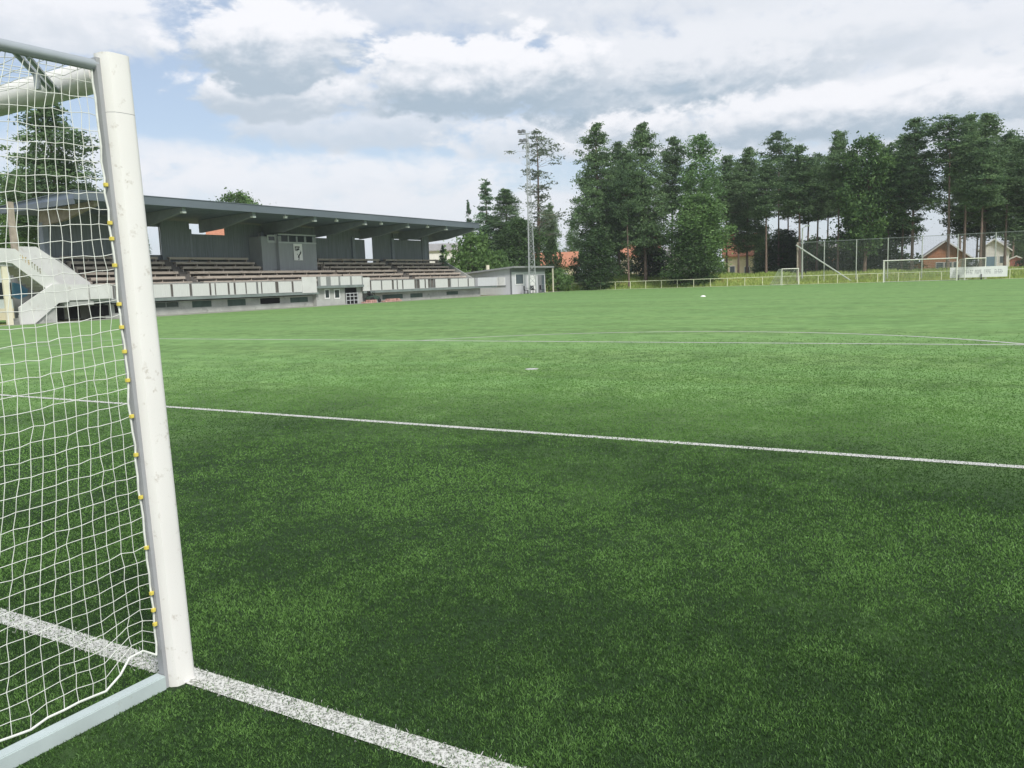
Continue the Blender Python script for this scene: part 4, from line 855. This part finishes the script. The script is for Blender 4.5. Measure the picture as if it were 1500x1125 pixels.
# around the hut
plant('spruce', 690, 292, 150, 26, 'thin pale spruce tip just beyond the grandstand roof end', group=g1, z=0)
plant('spruce', 716, 262, 128, 66, 'dark spruce behind the right end of the grandstand roof', group=g1, z=1.)
plant('pinefull', 744, 274, 128, 80, 'dark pine between the spruce and the floodlight mast', group=g1, z=1., var=2)
plant('darkbroad', 762, 322, 122, 84, 'dark leafy tree directly behind the hut roof', group=g2, z=1., var=0)
plant('palepine', 789, 189, 132, 98, 'thin pale pine standing alone behind the floodlight mast', group=g1)
plant('birch', 804, 306, 165, 46, 'small mid green tree right of the floodlight mast, above the orange roofed house', group=g1, var=0)
plant('birch', 842, 322, 168, 34, 'light airy tree just left of the tall tree group', group=g1, var=0)
plant('pinehigh', 808, 296, 140, 30, 'slim dark green pine standing in front of the orange roofed house', group=g1, var=1)
plant('brightbush', 692, 340, 112, 76, 'bright green round leafy tree at the end of the stand', group=g1, z=0.)
plant('spruce', 650, 358, 100, 26, 'dark cone shaped spruce seen in the open end of the grandstand', z=0.)
# left half of the tall group
plant('pinefull', 879, 177, 121, 88, 'tallest leftmost pine of the tall tree group, dense to low down', group=g1, var=0)
plant('pinefull', 908, 203, 130, 66, 'pine just behind the leftmost tall pine', group=g1, var=1)
plant('pinefull', 944, 176, 120, 86, 'tall dense pine, second peak from the left in the tall group', group=g1, var=2)
plant('pinehigh', 921, 215, 117, 54, 'pine with pale bare trunk between the two tallest left pines', group=g1, var=1)
plant('pinehigh', 986, 197, 126, 62, 'blue green pine between the second peak and the light birch', group=g1, var=0)
plant('birch', 1026, 195, 119, 86, 'tall light green birch with pointed crown amid the pines', group=g1, var=0)
plant('broad', 1028, 282, 115, 96, 'leafy tree with low crown in front of the birch', group=g1, var=1)
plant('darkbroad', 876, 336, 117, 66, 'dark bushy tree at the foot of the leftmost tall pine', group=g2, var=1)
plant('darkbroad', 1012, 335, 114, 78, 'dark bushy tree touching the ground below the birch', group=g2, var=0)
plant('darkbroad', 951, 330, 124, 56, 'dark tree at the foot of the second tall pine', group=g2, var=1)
# middle
plant('pinehigh', 1066, 226, 126, 58, 'pine right of the birch, at the low dip of the tree line', group=g1, var=2)
plant('pinefull', 1096, 212, 128, 70, 'dense pine above the tall cream house', group=g1, var=1)
plant('pinethin', 1140, 190, 132, 46, 'pine with small separate rounded top standing above its neighbours', group=g1, var=0)
plant('pinehigh', 1122, 226, 121, 60, 'full crowned pine left of the lamp post', group=g1, var=3)
plant('pinehigh', 1170, 210, 122, 70, 'broad topped pine directly above the lamp post', group=g1, var=0)
plant('pinehigh', 1184, 240, 134, 62, 'shorter pine crown beneath the pine tops near the left end of the tall fence', group=g1, var=0)
plant('pinehigh', 1196, 222, 128, 58, 'pine with bare dark trunk right of the lamp post', group=g1, var=1)
plant('pinehigh', 1226, 190, 122, 56, 'pointed pine rising left of the broad leafy tree', group=g1, var=2)
plant('broad', 1264, 197, 120, 84, 'broad leafy tree with bent pale trunk behind the tall fence', group=g1, var=1)
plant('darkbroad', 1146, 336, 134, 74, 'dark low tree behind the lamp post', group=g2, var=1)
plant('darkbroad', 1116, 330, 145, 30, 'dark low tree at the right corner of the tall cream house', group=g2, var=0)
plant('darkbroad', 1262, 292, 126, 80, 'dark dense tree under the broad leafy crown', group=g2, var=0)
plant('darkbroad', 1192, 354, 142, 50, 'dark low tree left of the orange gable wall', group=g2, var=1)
# right
plant('pinehigh', 1300, 208, 124, 54, 'pine right of the broad leafy tree', group=g1, var=3)
plant('pinemid', 1336, 171, 120, 80, 'large pine with ragged crown left of the sky gap', group=g1, var=0)
plant('pinehigh', 1320, 195, 126, 60, 'pine with dark straight trunk beside the ragged pine', group=g1, var=1)
plant('pinethin', 1386, 168, 117, 66, 'pine with long bare trunk in front of the brick house', group=g1, var=1)
plant('pinemid', 1440, 164, 124, 100, 'widest pine of the right group, above the white banner', group=g1, var=1)
plant('pinehigh', 1412, 168, 121, 70, 'pine close left of the widest right pine', group=g1, var=2)
plant('pinehigh', 1436, 200, 116, 66, 'pine with orange brown trunk above the portable goal', group=g1, var=0)
plant('pinehigh', 1471, 190, 122, 62, 'pine right of the widest pine, trunk before the white house', group=g1, var=3)
plant('pinefull', 1502, 192, 124, 80, 'pine at the right edge of the picture', group=g1, var=0)
for px, yt, lab in ((1080, 236, 'back row pine right of the birch, half hidden'), (1154, 228, 'back row pine above the wide dark bush'), (1212, 226, 'back row pine between the lamp post and the broad leafy tree'), (1244, 222, 'back row pine just left of the broad leafy tree'),
                    (1284, 226, 'back row pine just right of the broad leafy tree'), (1404, 205, 'back row pine right of the sky gap'), (1484, 214, 'back row pine above the long pale house')):
    plant('pinehigh', px, yt, 146, 54, lab, group='back row of pines behind the field')
plant('darkhigh', 1430, 288, 132, 78, 'dark low crown between the trunks right of the brick house', group=g2, var=1)
plant('darkhigh', 1312, 310, 134, 56, 'dark low crown left of the brick house', group=g2, var=0)
plant('pinehigh', 1560, 180, 124, 80, 'tall pine just beyond the right edge of the picture', group=g1, var=1)
plant('broad', 1494, 330, 150, 40, 'bright leafy crown behind the long pale house', group=g1, var=0)
# bushes
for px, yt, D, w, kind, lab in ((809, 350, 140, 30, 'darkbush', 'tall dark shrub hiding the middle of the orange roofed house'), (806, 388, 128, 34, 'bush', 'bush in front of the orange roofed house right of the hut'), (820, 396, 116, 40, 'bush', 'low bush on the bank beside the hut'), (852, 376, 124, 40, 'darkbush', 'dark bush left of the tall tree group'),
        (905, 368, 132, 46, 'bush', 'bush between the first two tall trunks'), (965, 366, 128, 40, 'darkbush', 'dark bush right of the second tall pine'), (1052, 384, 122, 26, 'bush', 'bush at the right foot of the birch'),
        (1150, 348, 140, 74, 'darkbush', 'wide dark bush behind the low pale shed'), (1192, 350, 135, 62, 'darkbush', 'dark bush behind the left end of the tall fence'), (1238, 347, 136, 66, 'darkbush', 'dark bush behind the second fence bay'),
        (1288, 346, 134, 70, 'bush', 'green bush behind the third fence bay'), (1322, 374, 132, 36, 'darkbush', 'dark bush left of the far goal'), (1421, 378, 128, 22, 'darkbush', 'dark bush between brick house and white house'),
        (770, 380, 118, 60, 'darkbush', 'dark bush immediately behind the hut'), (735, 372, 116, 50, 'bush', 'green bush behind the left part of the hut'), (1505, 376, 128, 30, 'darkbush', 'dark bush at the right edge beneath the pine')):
    plant(kind, px, yt, D, w, lab, 'bush', g3, z=None if px > 790 else .3)
for k, lst in T.items():                                           # any template left unplanted
    for root, H in lst:
        if not root.get('label'):
            for c in list(root.children): bpy.data.objects.remove(c)
            bpy.data.objects.remove(root)

# ------------------------------------------------------------------ thin summer haze over the field
hm = bpy.data.materials.new('haze'); n = nt(hm); o_ = n.nodes.new('ShaderNodeOutputMaterial'); v_ = n.nodes.new('ShaderNodeVolumePrincipled')
v_.inputs['Color'].default_value = (.92, .96, 1, 1); v_.inputs['Density'].default_value = .0003; n.links.new(v_.outputs[0], o_.inputs['Volume'])
hzb = MB().box(-1600, 1600, -1600, 1900, -1.5, 60).build('haze', hm); tag(hzb, kind='stuff')
# ------------------------------------------------------------------ sky and sun
SUN_AZ, SUN_EL = R(122), R(46)
w = bpy.data.worlds.new('World'); S.world = w; w.use_nodes = True; n = w.node_tree; n.nodes.clear(); N = n.nodes; L = n.links
def sock(a, i, v):
    if isinstance(v, (int, float)): a.inputs[i].default_value = v
    else: L.new(v, a.inputs[i])
def m_(op, a, b=0., c=None):
    k = N.new('ShaderNodeMath'); k.operation = op; sock(k, 0, a); sock(k, 1, b)
    if c is not None: sock(k, 2, c)
    return k.outputs[0]
def rg(v, a, b, c=0., d=1., sm=True):
    k = N.new('ShaderNodeMapRange'); k.interpolation_type = 'SMOOTHSTEP' if sm else 'LINEAR'; k.inputs[1].default_value = a; k.inputs[2].default_value = b; k.inputs[3].default_value = c; k.inputs[4].default_value = d; L.new(v, k.inputs[0]); return k.outputs[0]
def mixc(f, a, b):
    k = N.new('ShaderNodeMix'); k.data_type = 'RGBA'; sock(k, 0, f)
    for i, q in ((6, a), (7, b)):
        if isinstance(q, tuple): k.inputs[i].default_value = (*q, 1)
        else: L.new(q, k.inputs[i])
    return k.outputs[2]
tc = N.new('ShaderNodeTexCoord'); sx = N.new('ShaderNodeSeparateXYZ'); L.new(tc.outputs['Generated'], sx.inputs[0])
DEG = 180/math.pi
az = m_('MULTIPLY', m_('ARCTAN2', sx.outputs[0], sx.outputs[1]), DEG); el = m_('MULTIPLY', m_('ARCSINE', sx.outputs[2]), DEG)
cb = N.new('ShaderNodeCombineXYZ'); L.new(m_('MULTIPLY', az, .55), cb.inputs[0]); L.new(el, cb.inputs[1])
def nz(sc, det, rough, dist=0., off=(0, 0, 0)):
    v = N.new('ShaderNodeVectorMath'); v.operation = 'ADD'; L.new(cb.outputs[0], v.inputs[0]); v.inputs[1].default_value = off
    k = N.new('ShaderNodeTexNoise'); k.inputs['Scale'].default_value = sc; k.inputs['Detail'].default_value = det; k.inputs['Roughness'].default_value = rough; k.inputs['Distortion'].default_value = dist
    L.new(v.outputs[0], k.inputs[0]); return m_('SUBTRACT', k.outputs[0], .5)
n1 = nz(.34, 7, .58, .3); n2 = nz(.95, 6, .6, .2, (7, 3, 0)); n3 = nz(.13, 4, .5, 0, (3, 9, 0)); n1up = nz(.34, 7, .58, .3, (.25, .8, 0))
ua = m_('ADD', az, m_('MULTIPLY', n1, 5.)); va = m_('ADD', el, m_('ADD', m_('MULTIPLY', n1, 3.2), m_('MULTIPLY', n2, 1.2)))
def azel(x, y): d = ray(x, y).normalized(); return math.degrees(math.atan2(d.x, d.y)), math.degrees(math.asin(d.z))
sky = N.new('ShaderNodeTexSky'); sky.sky_type = 'NISHITA'; sky.sun_disc = False; sky.sun_elevation = SUN_EL; sky.sun_rotation = SUN_AZ; sky.dust_density = 1.2; sky.ozone_density = 1.6
SK = .10
def scl(c): return tuple(v/SK for v in c)
hz = rg(el, -1, 11)
col = mixc(m_('SUBTRACT', .80, m_('MULTIPLY', hz, .46)), sky.outputs[0], scl((.56, .61, .69)))
n4 = nz(2.4, 5, .6, 0, (1, 2, 0))
edge = m_('ADD', m_('ADD', m_('MULTIPLY', n1, 2.7), m_('MULTIPLY', n2, 1.1)), m_('MULTIPLY', n4, .35))
WHITE, GREY = (.72, .725, .755), (.285, .365, .445)
#   px, py, rx, ry, opacity, soft edge, brightness of top (0..1), of underside
blobs = [(1300, 30, 640, 150, .92, 1.0, .86, .74), (760, 10, 480, 60, .75, .9, .72, .6), (40, 20, 230, 60, .95, .7, .95, .62), (150, 235, 230, 34, .75, 1., .86, .75), (430, 268, 400, 44, .88, .9, .90, .76), (700, 318, 470, 52, .8, 1., .84, .76),
         (520, 187, 210, 34, .8, .7, .72, .42), (800, 200, 170, 38, .85, .6, .86, .52), (1020, 205, 230, 34, .9, .6, .95, .62), (1400, 195, 240, 44, .85, .8, .72, .5),
         (430, 136, 190, 44, .97, .45, .98, .26), (405, 66, 175, 62, .98, .45, 1.0, .12), (1390, 128, 260, 60, .85, .8, .82, .42), (1150, 70, 250, 56, .85, .8, .8, .35), (955, 118, 260, 76, .97, .5, .80, .02),
         (1210, 168, 330, 44, .95, .5, .98, .10), (700, 108, 215, 68, .98, .4, 1.0, .06)]
def layer(col, p, q, wob, op, soft, bt, bb, k=1.):
    d2 = m_('SUBTRACT', m_('ADD', m_('MULTIPLY', p, p), m_('MULTIPLY', q, q)), wob)
    cov = m_('MULTIPLY', rg(d2, .75+soft*.5, .75-soft*.6), op)
    h = m_('ADD', q, m_('ADD', m_('MULTIPLY', n2, 1.0*k), m_('MULTIPLY', m_('SUBTRACT', n1, n1up), 1.7*k)))
    b_ = rg(h, -.62, .42, bb, bt)
    return mixc(cov, col, mixc(b_, scl(GREY), scl(WHITE)))
for (x, y, rx, ry, op, soft, bt, bb) in blobs:
    a0_, e0_ = azel(x, y); ra, re = rx/20.9, ry/20.9
    p_ = m_('DIVIDE', m_('SUBTRACT', az, a0_), ra); q_ = m_('DIVIDE', m_('SUBTRACT', el, e0_), re)
    col = layer(col, p_, q_, edge, op, soft, bt, bb)
far = rg(m_('ABSOLUTE', m_('SUBTRACT', az, -29.5)), 44, 62)        # the rest of the sky: broken cloud from the noise alone
high = rg(el, 19, 28); out_ = m_('MAXIMUM', far, high)
fc = m_('MULTIPLY', rg(m_('ADD', m_('MULTIPLY', n3, 3.0), edge), -.55, .25), out_)
fin = mixc(m_('MULTIPLY', fc, .95), col, mixc(rg(m_('ADD', m_('MULTIPLY', n2, 2.), m_('MULTIPLY', n1, 2.)), -.5, .4, .35, .95), scl(GREY), scl(WHITE)))
bg = N.new('ShaderNodeBackground'); bg.inputs[1].default_value = SK; L.new(fin, bg.inputs[0]); ow = N.new('ShaderNodeOutputWorld'); L.new(bg.outputs[0], ow.inputs[0])
sl = bpy.data.lights.new('sun', 'SUN'); sl.energy = 2.4; sl.angle = R(12); sl.color = (1, .965, .91); so = bpy.data.objects.new('sun', sl); COL.objects.link(so)
sd = Vector((math.sin(SUN_AZ)*math.cos(SUN_EL), math.cos(SUN_AZ)*math.cos(SUN_EL), math.sin(SUN_EL))); so.rotation_euler = sd.to_track_quat('Z', 'Y').to_euler(); so.location = (20, -10, 40)
S.view_settings.view_transform = 'Standard'; S.view_settings.look = 'None'; S.view_settings.exposure = .45; S.view_settings.gamma = 1.
S.render.engine = 'CYCLES'; S.cycles.max_bounces = 6; S.cycles.transparent_max_bounces = 8
